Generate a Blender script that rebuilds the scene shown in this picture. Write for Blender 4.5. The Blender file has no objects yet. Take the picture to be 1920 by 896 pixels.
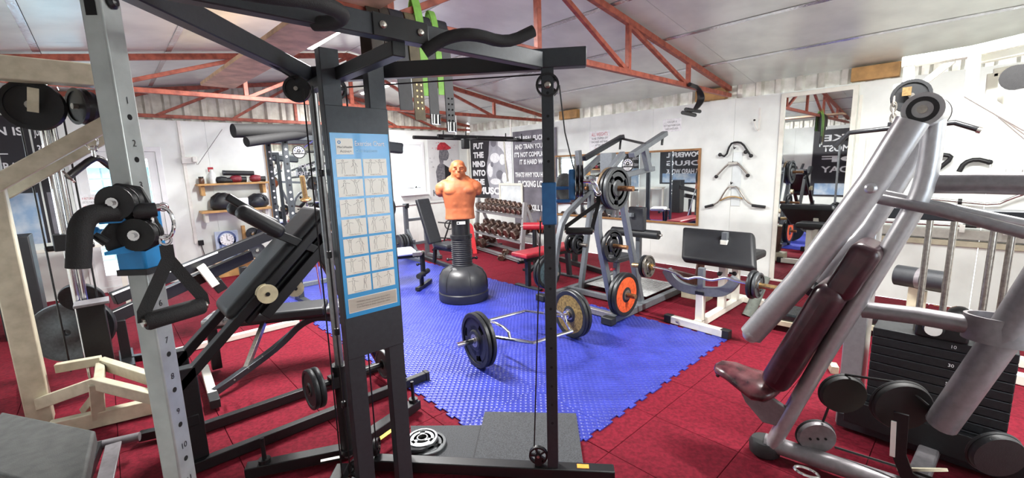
import bpy, bmesh, math, random
from mathutils import Vector as V3, Matrix
random.seed(7)
S = bpy.context.scene
COL = S.collection
PI = math.pi
def R(a): return math.radians(a)

# ------------------------------------------------------------------ camera
FPX = 817.617
YAW, PIT, ROL = R(47.2287), R(9.3091), R(-1.6427)
EYE = V3((0, 0, 1.6))
_w = V3((math.cos(YAW)*math.cos(PIT), math.sin(YAW)*math.cos(PIT), -math.sin(PIT)))
_r0 = V3((math.sin(YAW), -math.cos(YAW), 0)); _u0 = _r0.cross(_w)
_r = _r0*math.cos(ROL)+_u0*math.sin(ROL); _u = -_r0*math.sin(ROL)+_u0*math.cos(ROL)
cd = bpy.data.cameras.new('camera'); cam = bpy.data.objects.new('camera', cd); COL.objects.link(cam)
cd.sensor_width = 36; cd.lens = FPX/1920*36; cd.clip_start = 0.02; cd.clip_end = 200
cam.matrix_world = Matrix(((_r.x, _u.x, -_w.x, EYE.x), (_r.y, _u.y, -_w.y, EYE.y), (_r.z, _u.z, -_w.z, EYE.z), (0, 0, 0, 1)))
S.camera = cam

# ------------------------------------------------------------------ sky, daylight, exposure
world = bpy.data.worlds.new('daylight'); S.world = world; world.use_nodes = True
bg = world.node_tree.nodes['Background']
bg.inputs['Color'].default_value = (0.86, 0.93, 1.0, 1); bg.inputs['Strength'].default_value = 8.0
S.view_settings.view_transform = 'Standard'; S.view_settings.look = 'None'
S.view_settings.exposure = 0.42; S.view_settings.gamma = 1.0; S.view_settings.use_curve_mapping = False

# ------------------------------------------------------------------ pixel -> place helpers (direction only; distance from a plane or a foot point)
def ray(px, py): return _w+_r*((px-960)/FPX)-_u*((py-448)/FPX)
def FL(px, py, z=0.0):
    d = ray(px, py); return EYE+d*((z-EYE.z)/d.z)
def PX(px, py, x):
    d = ray(px, py); return EYE+d*(x/d.x)
def PY(px, py, y):
    d = ray(px, py); return EYE+d*(y/d.y)
def ZA(px, py, x, y):
    d = ray(px, py); t = (x*d.x+y*d.y)/(d.x*d.x+d.y*d.y); return EYE+d*t
def PN(px, py, p0, n):
    d = ray(px, py); n = V3(n); return EYE+d*((V3(p0)-EYE).dot(n)/d.dot(n))

# ------------------------------------------------------------------ materials
def lin(h):
    h = h.lstrip('#'); o = []
    for i in (0, 2, 4):
        c = int(h[i:i+2], 16)/255; o.append(c/12.92 if c <= .04045 else ((c+.055)/1.055)**2.4)
    return tuple(o)
MATS = {}
def mat(name, col, rough=.5, metal=0.0, var=.06, scale=25, bump=0.0, bscale=120, spec=.5, coat=0.0, rnd=0.0, dirt=None, alpha=None):
    if name in MATS: return MATS[name]
    m = bpy.data.materials.new(name); m.use_nodes = True; nt = m.node_tree; N = nt.nodes; L = nt.links
    b = N['Principled BSDF']; c = lin(col) if isinstance(col, str) else col
    b.inputs['Roughness'].default_value = rough; b.inputs['Metallic'].default_value = metal
    b.inputs['Specular IOR Level'].default_value = spec
    b.inputs['Coat Weight'].default_value = coat
    tc = N.new('ShaderNodeTexCoord'); no = N.new('ShaderNodeTexNoise')
    no.inputs['Scale'].default_value = scale; no.inputs['Detail'].default_value = 5
    L.new(tc.outputs['Object'], no.inputs['Vector'])
    mx = N.new('ShaderNodeMix'); mx.data_type = 'RGBA'
    d = dirt and lin(dirt) or tuple(max(0, v*(1-var*2.2)) for v in c)
    e = tuple(min(1, v*(1+var)) for v in c)
    mx.inputs['A'].default_value = (*d, 1); mx.inputs['B'].default_value = (*e, 1)
    rp = N.new('ShaderNodeMapRange'); rp.inputs['From Min'].default_value = .3; rp.inputs['From Max'].default_value = .62
    L.new(no.outputs['Fac'], rp.inputs['Value']); L.new(rp.outputs['Result'], mx.inputs['Factor'])
    out = mx.outputs['Result']
    if rnd:
        oi = N.new('ShaderNodeObjectInfo'); mr = N.new('ShaderNodeMapRange')
        mr.inputs['To Min'].default_value = 1-rnd; mr.inputs['To Max'].default_value = 1+rnd*.6
        L.new(oi.outputs['Random'], mr.inputs['Value'])
        ml = N.new('ShaderNodeMix'); ml.data_type = 'RGBA'; ml.blend_type = 'MULTIPLY'; ml.inputs['Factor'].default_value = 1
        cb = N.new('ShaderNodeCombineColor')
        for k in ('Red', 'Green', 'Blue'): L.new(mr.outputs['Result'], cb.inputs[k])
        L.new(out, ml.inputs['A']); L.new(cb.outputs['Color'], ml.inputs['B']); out = ml.outputs['Result']
    L.new(out, b.inputs['Base Color'])
    if bump:
        n2 = N.new('ShaderNodeTexNoise'); n2.inputs['Scale'].default_value = bscale; n2.inputs['Detail'].default_value = 3
        L.new(tc.outputs['Object'], n2.inputs['Vector'])
        bp = N.new('ShaderNodeBump'); bp.inputs['Strength'].default_value = bump; bp.inputs['Distance'].default_value = .004
        L.new(n2.outputs['Fac'], bp.inputs['Height']); L.new(bp.outputs['Normal'], b.inputs['Normal'])
    if alpha is not None: b.inputs['Alpha'].default_value = alpha
    MATS[name] = m; return m
def emit(name, col, strength):
    if name in MATS: return MATS[name]
    m = bpy.data.materials.new(name); m.use_nodes = True; b = m.node_tree.nodes['Principled BSDF']
    c = lin(col); b.inputs['Base Color'].default_value = (*c, 1); b.inputs['Emission Color'].default_value = (*c, 1); b.inputs['Emission Strength'].default_value = strength
    MATS[name] = m; return m
def glass(name, rough=0.0):
    m = bpy.data.materials.new(name); m.use_nodes = True; N = m.node_tree.nodes; L = m.node_tree.links
    for n in list(N): N.remove(n)
    o = N.new('ShaderNodeOutputMaterial'); t = N.new('ShaderNodeBsdfTransparent'); g = N.new('ShaderNodeBsdfGlossy'); x = N.new('ShaderNodeMixShader')
    g.inputs['Roughness'].default_value = rough; x.inputs['Fac'].default_value = .06; t.inputs['Color'].default_value = (.93, .96, .97, 1)
    L.new(t.outputs[0], x.inputs[1]); L.new(g.outputs[0], x.inputs[2]); L.new(x.outputs[0], o.inputs['Surface']); return m

BLACK = mat('black_powder_coat', '#1b1c1e', .42, .2, .08, 60, .12, 300)
BLACKG = mat('black_gloss_paint', '#1d1e21', .3, .1, .05, 40)
CHAR = mat('charcoal_paint', '#33373c', .4, .25, .06, 50, .08, 260)
GREY = mat('grey_paint', '#6d7277', .42, .3, .05, 40, .05, 240)
SILVER = mat('silver_paint', '#a6a5a7', .33, .45, .04, 40, .05, 320)
SILVERD = mat('silver_paint_worn', '#7f7b7e', .4, .35, .06, 40, .05, 320)
STEELG = mat('brushed_grey_post', '#a3a9a8', .36, .45, .06, 20, .05, 260)
CHROME = mat('chrome', '#d9dadb', .14, 1.0, .03, 30)
STEEL = mat('worn_steel', '#a9a49c', .3, .9, .12, 60)
BRASS = mat('brass_sleeve', '#b5986a', .3, .85, .14, 60)
RUST = mat('rusty_sleeve', '#8a6444', .5, .6, .25, 80, .15, 200)
CREAM = mat('cream_paint', '#bdb6a0', .45, .05, .04, 14, .05, 200, dirt='#aaa38d')
WHITEP = mat('white_paint', '#e6e5da', .4, .05, .03, 14)
VINYL = mat('black_vinyl', '#1e2023', .5, 0, .08, 12, .10, 260)
VINYLG = mat('black_vinyl_grain', '#2b2d31', .42, 0, .1, 30, .3, 420)
MAROON = mat('maroon_vinyl', '#3a1a22', .3, 0, .12, 20, .08, 200, dirt='#241017')
REDV = mat('red_vinyl', '#b3303c', .35, 0, .08, 20, .05, 200)
FOAM = mat('black_foam', '#1b1b1c', .75, 0, .08, 60, .35, 420)
RUBBER = mat('black_rubber', '#1b1c1e', .55, 0, .1, 40, .15, 200)
PLATEB = mat('black_plate_iron', '#26282b', .42, .3, .12, 50, .18, 160)
PLATEG = mat('grey_plate_iron', '#4a4d4f', .45, .35, .12, 50, .18, 160)
BLUEP = mat('blue_paint', '#1f84c4', .4, .05, .05, 30)
NAVYB = mat('blue_sleeve_dull', '#2b659a', .42, .1, .05, 30)
CABLE = mat('black_cable', '#141414', .5, 0, .05, 30)
WOOD = mat('pine_board', '#b98f58', .6, 0, .14, 9, .1, 60)
PLANK = mat('rough_plank', '#c8a789', .7, 0, .16, 7, .2, 60)
REDOX = mat('red_oxide_steel', '#a65845', .5, .1, .08, 20, .08, 160, dirt='#7e3d31')
PLASTICW = mat('white_plastic', '#e9e8e2', .4, 0, .03, 20)

# ------------------------------------------------------------------ shapes: every builder returns (verts, faces)
def frame(d, up=(0, 0, 1)):
    d = V3(d).normalized(); up = V3(up)
    s = d.cross(up)
    if s.length < 1e-4: s = d.cross(V3((0, 1, 0))); 
    if s.length < 1e-4: s = d.cross(V3((1, 0, 0)))
    s.normalize(); return d, s, s.cross(d).normalized()
def box(c, s, ux=(1, 0, 0), uy=(0, 1, 0), uz=None):
    c = V3(c); ux = V3(ux).normalized(); uy = V3(uy).normalized(); uz = V3(uz).normalized() if uz else ux.cross(uy).normalized()
    v = [c+ux*(a*s[0]/2)+uy*(b*s[1]/2)+uz*(d*s[2]/2) for a in (-1, 1) for b in (-1, 1) for d in (-1, 1)]
    return v, [(0, 1, 3, 2), (4, 6, 7, 5), (0, 4, 5, 1), (2, 3, 7, 6), (0, 2, 6, 4), (1, 5, 7, 3)]
def box2(a, b):
    a = V3(a); b = V3(b); return box((a+b)/2, (abs(b.x-a.x), abs(b.y-a.y), abs(b.z-a.z)))
def beam(p, q, w, h, up=(0, 0, 1)):
    p = V3(p); q = V3(q); d, s, u = frame(q-p, up)
    return box((p+q)/2, ((q-p).length, w, h), d, s, u)
def sweep(pts, prof, up=(0, 0, 1), closed=False):
    """sweep a 2-D outline (side, up) along points, mitred"""
    pts = [V3(p) for p in pts]; n = len(pts); k = len(prof); v = []; f = []
    for i, p in enumerate(pts):
        if closed: a = (p-pts[i-1]).normalized(); b = (pts[(i+1) % n]-p).normalized()
        else:
            a = (p-pts[i-1]).normalized() if i else (pts[1]-p).normalized()
            b = (pts[i+1]-p).normalized() if i < n-1 else a
        t = (a+b).normalized() if (a+b).length > 1e-6 else a
        d, s, u = frame(t, up); c = max(.3, t.dot(a))
        tn = (b-a); 
        for (x, y) in prof:
            o = s*x+u*y
            if tn.length > 1e-5:
                m = tn.normalized(); o = o+m*(o.dot(m)*(1/c-1))
            v.append(p+o)
    rng = n if closed else n-1
    for i in range(rng):
        for j in range(k):
            a = i*k+j; b = i*k+(j+1) % k; c2 = ((i+1) % n)*k; f.append((a, b, c2+(j+1) % k, c2+j))
    if not closed: f.append(tuple(range(k))[::-1]); f.append(tuple((n-1)*k+j for j in range(k)))
    return v, f
def rectp(w, h): return [(-w/2, -h/2), (w/2, -h/2), (w/2, h/2), (-w/2, h/2)]
def circp(r, n=12, ry=None): return [(r*math.cos(2*PI*i/n), (ry or r)*math.sin(2*PI*i/n)) for i in range(n)]
def smoothpts(pts, n=6, it=2):
    """round the corners of a polyline (Chaikin, ends kept)"""
    pts = [V3(p) for p in pts]
    for _ in range(it):
        o = [pts[0]]
        for i in range(len(pts)-1):
            a, b = pts[i], pts[i+1]
            if i > 0: o.append(a.lerp(b, .25))
            if i < len(pts)-2: o.append(a.lerp(b, .75))
        o.append(pts[-1]); pts = o
    return pts
def tube(pts, r, n=12, it=0):
    """round tube along points with parallel-transported frames; r may be a list"""
    pts = smoothpts(pts, it=it) if it else [V3(p) for p in pts]
    m = len(pts); v = []; f = []
    t0 = (pts[1]-pts[0]).normalized(); d, s, u = frame(t0)
    for i, p in enumerate(pts):
        a = (p-pts[i-1]).normalized() if i else t0
        b = (pts[i+1]-p).normalized() if i < m-1 else a
        t = (a+b); t = t.normalized() if t.length > 1e-6 else a
        s = (s-t*s.dot(t)); s = s.normalized() if s.length > 1e-6 else frame(t)[1]; u = s.cross(t)
        rr = r[i] if isinstance(r, (list, tuple)) else r
        for j in range(n):
            g = 2*PI*j/n; v.append(p+s*(rr*math.cos(g))+u*(rr*math.sin(g)))
    for i in range(m-1):
        for j in range(n): f.append((i*n+j, i*n+(j+1) % n, (i+1)*n+(j+1) % n, (i+1)*n+j))
    f.append(tuple(range(n))[::-1]); f.append(tuple((m-1)*n+j for j in range(n)))
    return v, f
def cyl(p, q, r, n=18, r2=None): return tube([p, q], [r, r if r2 is None else r2], n)
def lathe(prof, o, ax, n=28, a0=0, a1=2*PI, up=(0, 0, 1)):
    """revolve (radius, height) around axis; closed profile loop when last == first"""
    o = V3(o); d, s, u = frame(ax, up); full = abs(a1-a0-2*PI) < 1e-6; v = []; f = []
    closed = prof[0] == prof[-1]; P = prof[:-1] if closed else prof; k = len(P); m = n if full else n+1
    for i in range(m):
        g = a0+(a1-a0)*i/n
        for (r, h) in P: v.append(o+d*h+(s*math.cos(g)+u*math.sin(g))*r)
    for i in range(n):
        i2 = (i+1) % m
        for j in range(k if closed else k-1):
            j2 = (j+1) % k; f.append((i*k+j, i2*k+j, i2*k+j2, i*k+j2))
    if closed and not full: f.append(tuple(range(k))); f.append(tuple((m-1)*k+j for j in range(k))[::-1])
    return v, f
def disc(o, ax, r, th, n=28, ri=0.0):
    """flat disc or ring centred on o"""
    if ri: return lathe([(ri, -th/2), (r, -th/2), (r, th/2), (ri, th/2), (ri, -th/2)], o, ax, n)
    return lathe([(0, -th/2), (r, -th/2), (r, th/2), (0, th/2)], o, ax, n)
def prism(poly, o, ux, uy, th):
    """extrude a 2-D outline in the plane (ux, uy) by th along its normal"""
    o = V3(o); ux = V3(ux).normalized(); uy = V3(uy).normalized(); n = ux.cross(uy).normalized(); k = len(poly)
    v = [o+ux*x+uy*y for x, y in poly]+[o+ux*x+uy*y+n*th for x, y in poly]
    return v, [tuple(range(k))[::-1], tuple(range(k, 2*k))]+[(i, (i+1) % k, k+(i+1) % k, k+i) for i in range(k)]
def ringbox(o, ux, uy, W, H, w, d):
    """rectangular frame, corner o, bar width w, depth d along ux x uy"""
    o = V3(o); ux = V3(ux); uy = V3(uy); n = ux.cross(uy); v = []
    for k in (0, d):
        for (a, b) in ((0, 0), (W, 0), (W, H), (0, H), (w, w), (W-w, w), (W-w, H-w), (w, H-w)): v.append(o+ux*a+uy*b+n*k)
    f = []
    for i in range(4):
        j = (i+1) % 4; f += [(i, j, j+4, i+4), (i+8, i+12, j+12, j+8), (i, i+8, j+8, j), (i+4, j+4, j+12, i+12)]
    return v, f
def torus(o, ax, R_, r, n=24, k=8): return lathe([(R_+r*math.cos(2*PI*i/k), r*math.sin(2*PI*i/k)) for i in range(k)]+[(R_+r, 0.0)], o, ax, n)
def ball(o, r, n=14, sz=1.0): return lathe([(max(1e-4, r*math.sin(PI*i/8)), -r*sz*math.cos(PI*i/8)) for i in range(9)], o, (0, 0, 1), n)

# ------------------------------------------------------------------ objects
ORG = {}
def base_of(o): return ORG.get(o.name, V3((0, 0, 0))) if o else V3((0, 0, 0))
def mesh(name, shapes, m, parent=None, bevel=0.0, seg=2, smooth=35, sub=0, org=None):
    if isinstance(shapes, tuple): shapes = [shapes]
    off = base_of(parent) if parent else (V3(org) if org is not None else V3((0, 0, 0)))
    vs = []; fs = []
    for v, f in shapes:
        k = len(vs); vs += [tuple(V3(p)-off) for p in v]; fs += [tuple(i+k for i in q) for q in f]
    me = bpy.data.meshes.new(name); me.from_pydata(vs, [], fs)
    bm = bmesh.new(); bm.from_mesh(me); bmesh.ops.recalc_face_normals(bm, faces=bm.faces); bm.to_mesh(me); bm.free()
    me.materials.append(m)
    if smooth:
        for p in me.polygons: p.use_smooth = True
        me.set_sharp_from_angle(angle=R(smooth))
    o = bpy.data.objects.new(name, me); COL.objects.link(o)
    if bevel:
        b = o.modifiers.new('bevel', 'BEVEL'); b.width = bevel; b.segments = seg; b.limit_method = 'ANGLE'; b.angle_limit = R(40); b.harden_normals = False
    if sub:
        b = o.modifiers.new('sub', 'SUBSURF'); b.levels = sub; b.render_levels = sub
    if name in ('exercise_drawing', 'raised_lettering', 'hour_marks', 'dots'): o['kind'] = 'stuff'      # fine print and moulding
    if parent: o.parent = parent; ORG[o.name] = off
    else: o.location = off; ORG[o.name] = off
    return o
def tag(o, label, cat, group=None):
    o['label'] = label; o['category'] = cat
    if group: o['group'] = group
    return o
def struct(o, label=None, cat=None):
    o['kind'] = 'structure'
    if label: o['label'] = label
    if cat: o['category'] = cat
    return o
def thing(name, label, cat, loc=(0, 0, 0), group=None):
    o = bpy.data.objects.new(name, None); COL.objects.link(o); o.location = loc; o.empty_display_size = .05
    ORG[o.name] = V3(loc); return tag(o, label, cat, group)
def dup(root, M_, label=None, group=None):
    def cp(o, par):
        c = o.copy(); COL.objects.link(c); c.parent = par
        for ch in list(o.children): cp(ch, c)
        return c
    r = cp(root, None); r.matrix_world = M_; ORG[r.name] = M_.translation.copy()
    if label: r['label'] = label
    if group: r['group'] = group
    return r
def axmat(o, ax, up=(0, 0, 1)):
    """matrix that sends local X to ax at o"""
    d, s, u = frame(ax, up); y = u.cross(d)
    return Matrix(((d.x, y.x, u.x, o[0]), (d.y, y.y, u.y, o[1]), (d.z, y.z, u.z, o[2]), (0, 0, 0, 1)))
def lettering(name, s, o, ux, uy, size, m, parent=None, align='CENTER', bold=0.0, depth=.0006, wid=None):
    cu = bpy.data.curves.new('t', 'FONT'); cu.body = s; cu.size = 1; cu.align_x = align; cu.resolution_u = 3; cu.offset = bold; cu.extrude = 0
    ob = bpy.data.objects.new('t', cu); me = bpy.data.meshes.new_from_object(ob); bpy.data.objects.remove(ob)
    ux = V3(ux).normalized(); uy = V3(uy).normalized(); n = ux.cross(uy); o = V3(o); sx = size
    if wid:
        xs = [v.co.x for v in me.vertices]; sx = wid/(max(xs)-min(xs)) if xs and max(xs) > min(xs) else size
    off = base_of(parent) if parent else V3((0, 0, 0))
    for v in me.vertices: v.co = o+ux*(v.co.x*sx)+uy*(v.co.y*size)+n*depth-off
    me.name = name; me.materials.clear(); me.materials.append(m)
    q = bpy.data.objects.new(name, me); COL.objects.link(q)
    if parent: q.parent = parent; ORG[q.name] = off
    return q
# ------------------------------------------------------------------ room shell
XL, XR, YN, YF = -1.15, 6.45, -1.25, 8.4
HB = 2.44
RX, RZ, SL = 2.64, 3.19, .150
def ceil_z(x): return RZ-SL*abs(x-RX)
CARPET = mat('red_carpet', '#6f1425', .8, 0, .12, 45, .7, 420, spec=.15, rnd=.10, dirt='#590e1c')
SCREED = mat('screed', '#55443f', .9)
WALLW = mat('white_wall_board', '#edf2ee', .55, 0, .02, 3, .02, 90, dirt='#e0e5e1')
TIN = mat('corrugated_tin', '#d8d6cf', .38, .35, .05, 9, dirt='#b9b6ab')
FOIL = mat('foil_ceiling', '#e0e6de', .34, .3, .05, 2.2, .10, 7, dirt='#ccd2cb')
TAPE = mat('foil_tape', '#d8d8dc', .22, .8, .1, 30, .5, 40)
SEAMM = mat('dark_seam', '#3a3938', .8)
GABLE = mat('gable_sheet', '#d2cfc5', .5, .2, .04, 9, dirt='#b5b1a5')
UPVC = mat('white_door_frame', '#eceeef', .35, 0, .02, 8)
MIRROR = mat('mirror_glass', '#e6eaea', .015, 1.0, .0, 1)
MFRAME = mat('mirror_frame_pine', '#9a6f42', .55, 0, .12, 14)
PANE = glass('window_pane')

floor = struct(mesh('floor', box2((XL, YN, -.10), (XR, YF, -.012)), SCREED, smooth=0))
tile = None
nx, ny = 15, 19
tw, tl = (XR-XL)/nx, (YF-YN)/ny
for i in range(nx):
    for j in range(ny):
        c = (XL+(i+.5)*tw, YN+(j+.5)*tl, -.006)
        if tile is None:
            tile = mesh('carpet_tile', box((0, 0, 0), (tw-.003, tl-.003, .0118)), CARPET, floor, bevel=.002, seg=1); tile.location = c
        else:
            t = tile.copy(); COL.objects.link(t); t.parent = floor; t.location = (c[0], c[1], c[2]+random.uniform(-.0006, .0006))

def wall(name, a, b, n, holes=(), z1=HB):
    """boards 1.22 m wide from a to b (2-D), thickness behind the face; n = outward normal; holes = (s0, s1, z0, z1)"""
    a = V3((*a, 0)); b = V3((*b, 0)); d = (b-a).normalized(); L = (b-a).length; n = V3((*n, 0))
    root = struct(mesh(name, box((a+b)/2+n*.09+V3((0, 0, z1/2)), (L, .02, .02), d, n), SCREED, smooth=0))
    s = 0
    cuts = sorted({0, L} | {round(k*1.22, 4) for k in range(1, int(L/1.22)+1)})
    for s0, s1 in zip(cuts[:-1], cuts[1:]):
        if s1-s0 < .02: continue
        segs = [(s0, s1, 0, z1)]
        for h in holes:
            o = []
            for q in segs:
                if q[1] <= h[0] or q[0] >= h[1]: o.append(q); continue
                if q[0] < h[0]: o.append((q[0], h[0], q[2], q[3]))
                if q[1] > h[1]: o.append((h[1], q[1], q[2], q[3]))
                m0, m1 = max(q[0], h[0]), min(q[1], h[1])
                if h[2] > q[2]: o.append((m0, m1, q[2], h[2]))
                if h[3] < q[3]: o.append((m0, m1, h[3], q[3]))
            segs = o
        for q in segs:
            e = .0012
            x0 = q[0]+(e if q[0] == s0 else 0); x1 = q[1]-(e if q[1] == s1 else 0)
            mesh('wall_panel', box(a+d*((x0+x1)/2)+n*.03+V3((0, 0, (q[2]+q[3])/2)), (x1-x0, .06, q[3]-q[2]), d, n), WALLW, root, smooth=0)
    return root
# far wall: s runs with x from XL
DX0, DX1, DH = -.30, .70, 2.05
WX0, WX1, WZ0, WZ1 = 4.62, 5.22, 1.10, 2.20
wf = wall('wall_far', (XL, YF), (XR, YF), (0, 1), [(DX0-XL, DX1-XL, 0, DH), (WX0-XL, WX1-XL, WZ0, WZ1)])
wr = wall('wall_right', (XR, YN), (XR, YF), (1, 0))
# left wall has a window the far mirrors catch
wl = wall('wall_left', (XL, YN), (XL, YF), (-1, 0), [(3.9-YN, 5.5-YN, 1.0, 1.95)])
wn = wall('wall_near', (XL, YN), (XR, YN), (0, -1), [(1.75-XL, 2.65-XL, .95, 2.1)])

# corrugated sheeting above the boards
def corrug(a, b, zf, n, pitch=.23, d=.045):
    a = V3((*a, 0)); b = V3((*b, 0)); t = (b-a).normalized(); L = (b-a).length; n = V3((*n, 0)); v = []; f = []
    s = 0; pts = []
    while s < L:
        for u, k in ((0, 0), (.5, 0), (.62, 1), (.88, 1)): pts.append((min(L, s+u*pitch), k))
        s += pitch
    pts.append((L, 0))
    for s, k in pts:
        p = a+t*s+n*(.035+d*(1-k)); v += [p+V3((0, 0, HB-.02)), p+V3((0, 0, zf(p)))]
    f = [(2*i, 2*i+2, 2*i+3, 2*i+1) for i in range(len(pts)-1)]
    return v, f
struct(mesh('wall_right_sheeting', corrug((XR, YN), (XR, YF), lambda p: ceil_z(XR)+.02, (1, 0)), TIN, smooth=0))
struct(mesh('wall_left_sheeting', corrug((XL, YN), (XL, YF), lambda p: ceil_z(XL)+.02, (-1, 0)), TIN, smooth=0))
struct(mesh('wall_far_sheeting', corrug((XL, YF), (XR, YF), lambda p: ceil_z(p.x)+.02, (0, 1)), GABLE, smooth=0))
struct(mesh('wall_near_sheeting', corrug((XL, YN), (XR, YN), lambda p: ceil_z(p.x)+.02, (0, -1)), GABLE, smooth=0))

# ceiling: foil-faced panels in strips that run the length of the shed
ceiling = struct(mesh('ceiling', [box(((RX+s*2.05), (YN+YF)/2, RZ-SL*2.05+.10), (4.3, YF-YN+.4, .02), (1, 0, -s*SL), (0, 1, 0)) for s in (-1, 1)], SEAMM, smooth=0))
for s in (-1, 1):
    d = V3((s, 0, -SL)).normalized(); n = V3((s*SL, 0, 1)).normalized(); tot = 3.86/d.x*s
    k = 4; w = tot/k
    for i in range(k):
        p = V3((RX, 0, RZ))+d*(w*(i+.5))+n*.03
        for (y0, y1) in ((YN-.1, 2.2), (2.2, 5.6), (5.6, YF+.08)):
            mesh('ceiling_panel', box(p+V3((0, (y0+y1)/2, 0)), (w-.008, y1-y0-.004, .05), d, (0, 1, 0)), FOIL, ceiling, smooth=0)
        if i:
            q = V3((RX, 0, RZ))+d*(w*i)
            mesh('foil_tape', box(q+V3((0, (YN+YF)/2, 0))+d*.025, (.05, YF-YN, .003), d, (0, 1, 0)), TAPE, ceiling, smooth=0)

# steel roof trusses
def truss(idx, y, gable=False):
    t = bpy.data.objects.new('trim_%d' % idx, None); COL.objects.link(t); t['kind'] = 'structure'; t.location = (RX, y, HB); ORG[t.name] = V3((RX, y, HB))
    t['label'] = 'red oxide steel roof truss'+(' against the far gable' if gable else ' spanning the shed')
    zb = 2.49; th = .05
    up = (0, 1, 0)
    mesh('bottom_chord', beam((XL-.02, y, zb), (XR+.0, y, zb), .05, .05), REDOX, t, bevel=.004)
    for s in (-1, 1):
        xe = XL if s < 0 else XR
        mesh('top_chord', beam((xe, y, ceil_z(xe)-.045), (RX, y, RZ-.045), .05, .06), REDOX, t, bevel=.004)
    xs = [.10, 1.37, 2.64, 3.92, 5.20]
    if gable: xs = [-.3, .69, 1.66, 2.64, 3.62, 4.59, 5.58]
    for x in xs:
        if not gable or abs(x-RX) < .1: mesh('vertical_web', beam((x, y, zb), (x, y, ceil_z(x)-.05), .045, .045), REDOX, t, bevel=.003)
    for x0, x1 in zip(xs[:-1], xs[1:]):
        if gable: pass
        lo, hi = (x0, x1) if x1 <= RX+.01 else (x1, x0)
        mesh('diagonal_web', beam((lo, y, zb), (hi, y, ceil_z(hi)-.07), .04, .04), REDOX, t, bevel=.003)
    return t
truss(1, 2.49); truss(2, 5.99); truss(3, YF-.06, True)

UP_ = V3((0, 0, 1))
# door in the far wall: white frame, two panes
door = struct(mesh('door_1', [ringbox((DX0, YF+.07, 0), (1, 0, 0), UP_, DX1-DX0, DH, .07, .09)], UPVC, bevel=.004), 'white framed glazed door to the yard')
D0, D1 = DX0+.07, DX1-.07
mesh('door_leaf', [ringbox((D0+.001, YF+.05, .071), (1, 0, 0), UP_, D1-D0-.002, DH-.142, .10, .05), box2((D0+.1, YF+.001, .98), (D1-.1, YF+.049, 1.07)), box2((D0+.1, YF+.001, .17), (D1-.1, YF+.049, .24))], UPVC, door, bevel=.004)
mesh('pane', box2((D0+.09, YF+.02, 1.07), (D1-.09, YF+.03, DH-.17)), PANE, door, smooth=0)
mesh('pane', box2((D0+.09, YF+.02, .22), (D1-.09, YF+.03, .98)), PANE, door, smooth=0)
mesh('door_handle', [box2((D0+.02, YF-.012, .95), (D0+.06, YF, 1.15)), tube([(D0+.04, YF-.01, 1.05), (D0+.04, YF-.05, 1.05), (D0+.15, YF-.05, 1.05)], .009)], CHROME, door)
# window in the far wall
win = struct(mesh('window_1', [ringbox((WX0, YF+.06, WZ0), (1, 0, 0), UP_, WX1-WX0, WZ1-WZ0, .06, .08)], UPVC, bevel=.004), 'white framed window beside the poster wall')
mesh('sash', [ringbox((WX0+.061, YF+.04, WZ0+.061), (1, 0, 0), UP_, WX1-WX0-.122, WZ1-WZ0-.122, .04, .05)], UPVC, win, bevel=.003)
mesh('pane', box2((WX0+.09, YF+.015, WZ0+.09), (WX1-.09, YF+.025, WZ1-.09)), PANE, win, smooth=0)
mesh('latch', [box2((4.95, YF-.03, WZ0+.13), (4.98, YF-.005, WZ0+.16)), tube([(4.965, YF-.02, WZ0+.15), (4.985, YF-.04, WZ0+.25)], .006)], CABLE, win)
mesh('window_board', box2((WX0-.03, YF-.10, WZ0-.03), (WX1+.03, YF+.0, WZ0)), UPVC, win, bevel=.004)
# window in the left wall (seen in the mirrors)
w2 = struct(mesh('window_2', [box2((XL-.06, 3.9, 1.0), (XL+.02, 3.97, 1.95)), box2((XL-.06, 5.43, 1.0), (XL+.02, 5.5, 1.95)), box2((XL-.06, 3.9, 1.88), (XL+.02, 5.5, 1.95)), box2((XL-.06, 3.9, 1.0), (XL+.02, 5.5, 1.07)), box2((XL-.06, 4.66, 1.0), (XL+.02, 4.74, 1.95))], UPVC, bevel=.004), 'white framed window in the left wall')
for y0, y1 in ((3.97, 4.66), (4.74, 5.43)): mesh('pane', box2((XL-.03, y0, 1.07), (XL-.02, y1, 1.88)), PANE, w2, smooth=0)

w3 = struct(mesh('added_window', [ringbox((2.65, YN-.06, .95), (-1, 0, 0), UP_, .90, 1.15, .06, .08), box2((2.17, YN-.05, 1.01), (2.23, YN+.01, 2.04))], UPVC, bevel=.004), 'unseen white framed window added in the near wall for front light')  # unseen window, added for front light and the chart highlight
for x0, x1 in ((1.81, 2.17), (2.23, 2.59)): mesh('pane', box2((x0, YN-.03, 1.01), (x1, YN-.02, 2.04)), PANE, w3, smooth=0)
# yard outside the door: ground and a pale blue tiled wall
YARD = mat('pale_concrete', '#c9c8c2', .9, 0, .08, 6)
struct(mesh('floor_yard', box2((-8, YF+.12, -.14), (14, YF+9, -.03)), YARD, smooth=0), 'pale concrete yard outside the door')
struct(mesh('floor_yard_side', box2((XL-9, YN-2, -.14), (XL-.12, YF+9, -.03)), YARD, smooth=0), 'pale concrete yard outside the left wall')
BLT = mat('pale_blue_tile', '#8fc6dc', .4, 0, .1, 3)
oh = thing('blue_tiled_shed', 'pale blue tiled shed standing in the yard beyond the door', 'shed', (.3, YF+3.4, -.03))
mesh('wall', box2((-.95, YF+3.44, -.03), (2.6, YF+4.6, 1.82)), mat('shed_render', '#9aa7ad', .8), oh, smooth=0)
mesh('roof', box2((-1.0, YF+3.2, 1.82), (2.8, YF+4.8, 1.9)), WHITEP, oh, smooth=0)
tl_ = None
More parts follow.
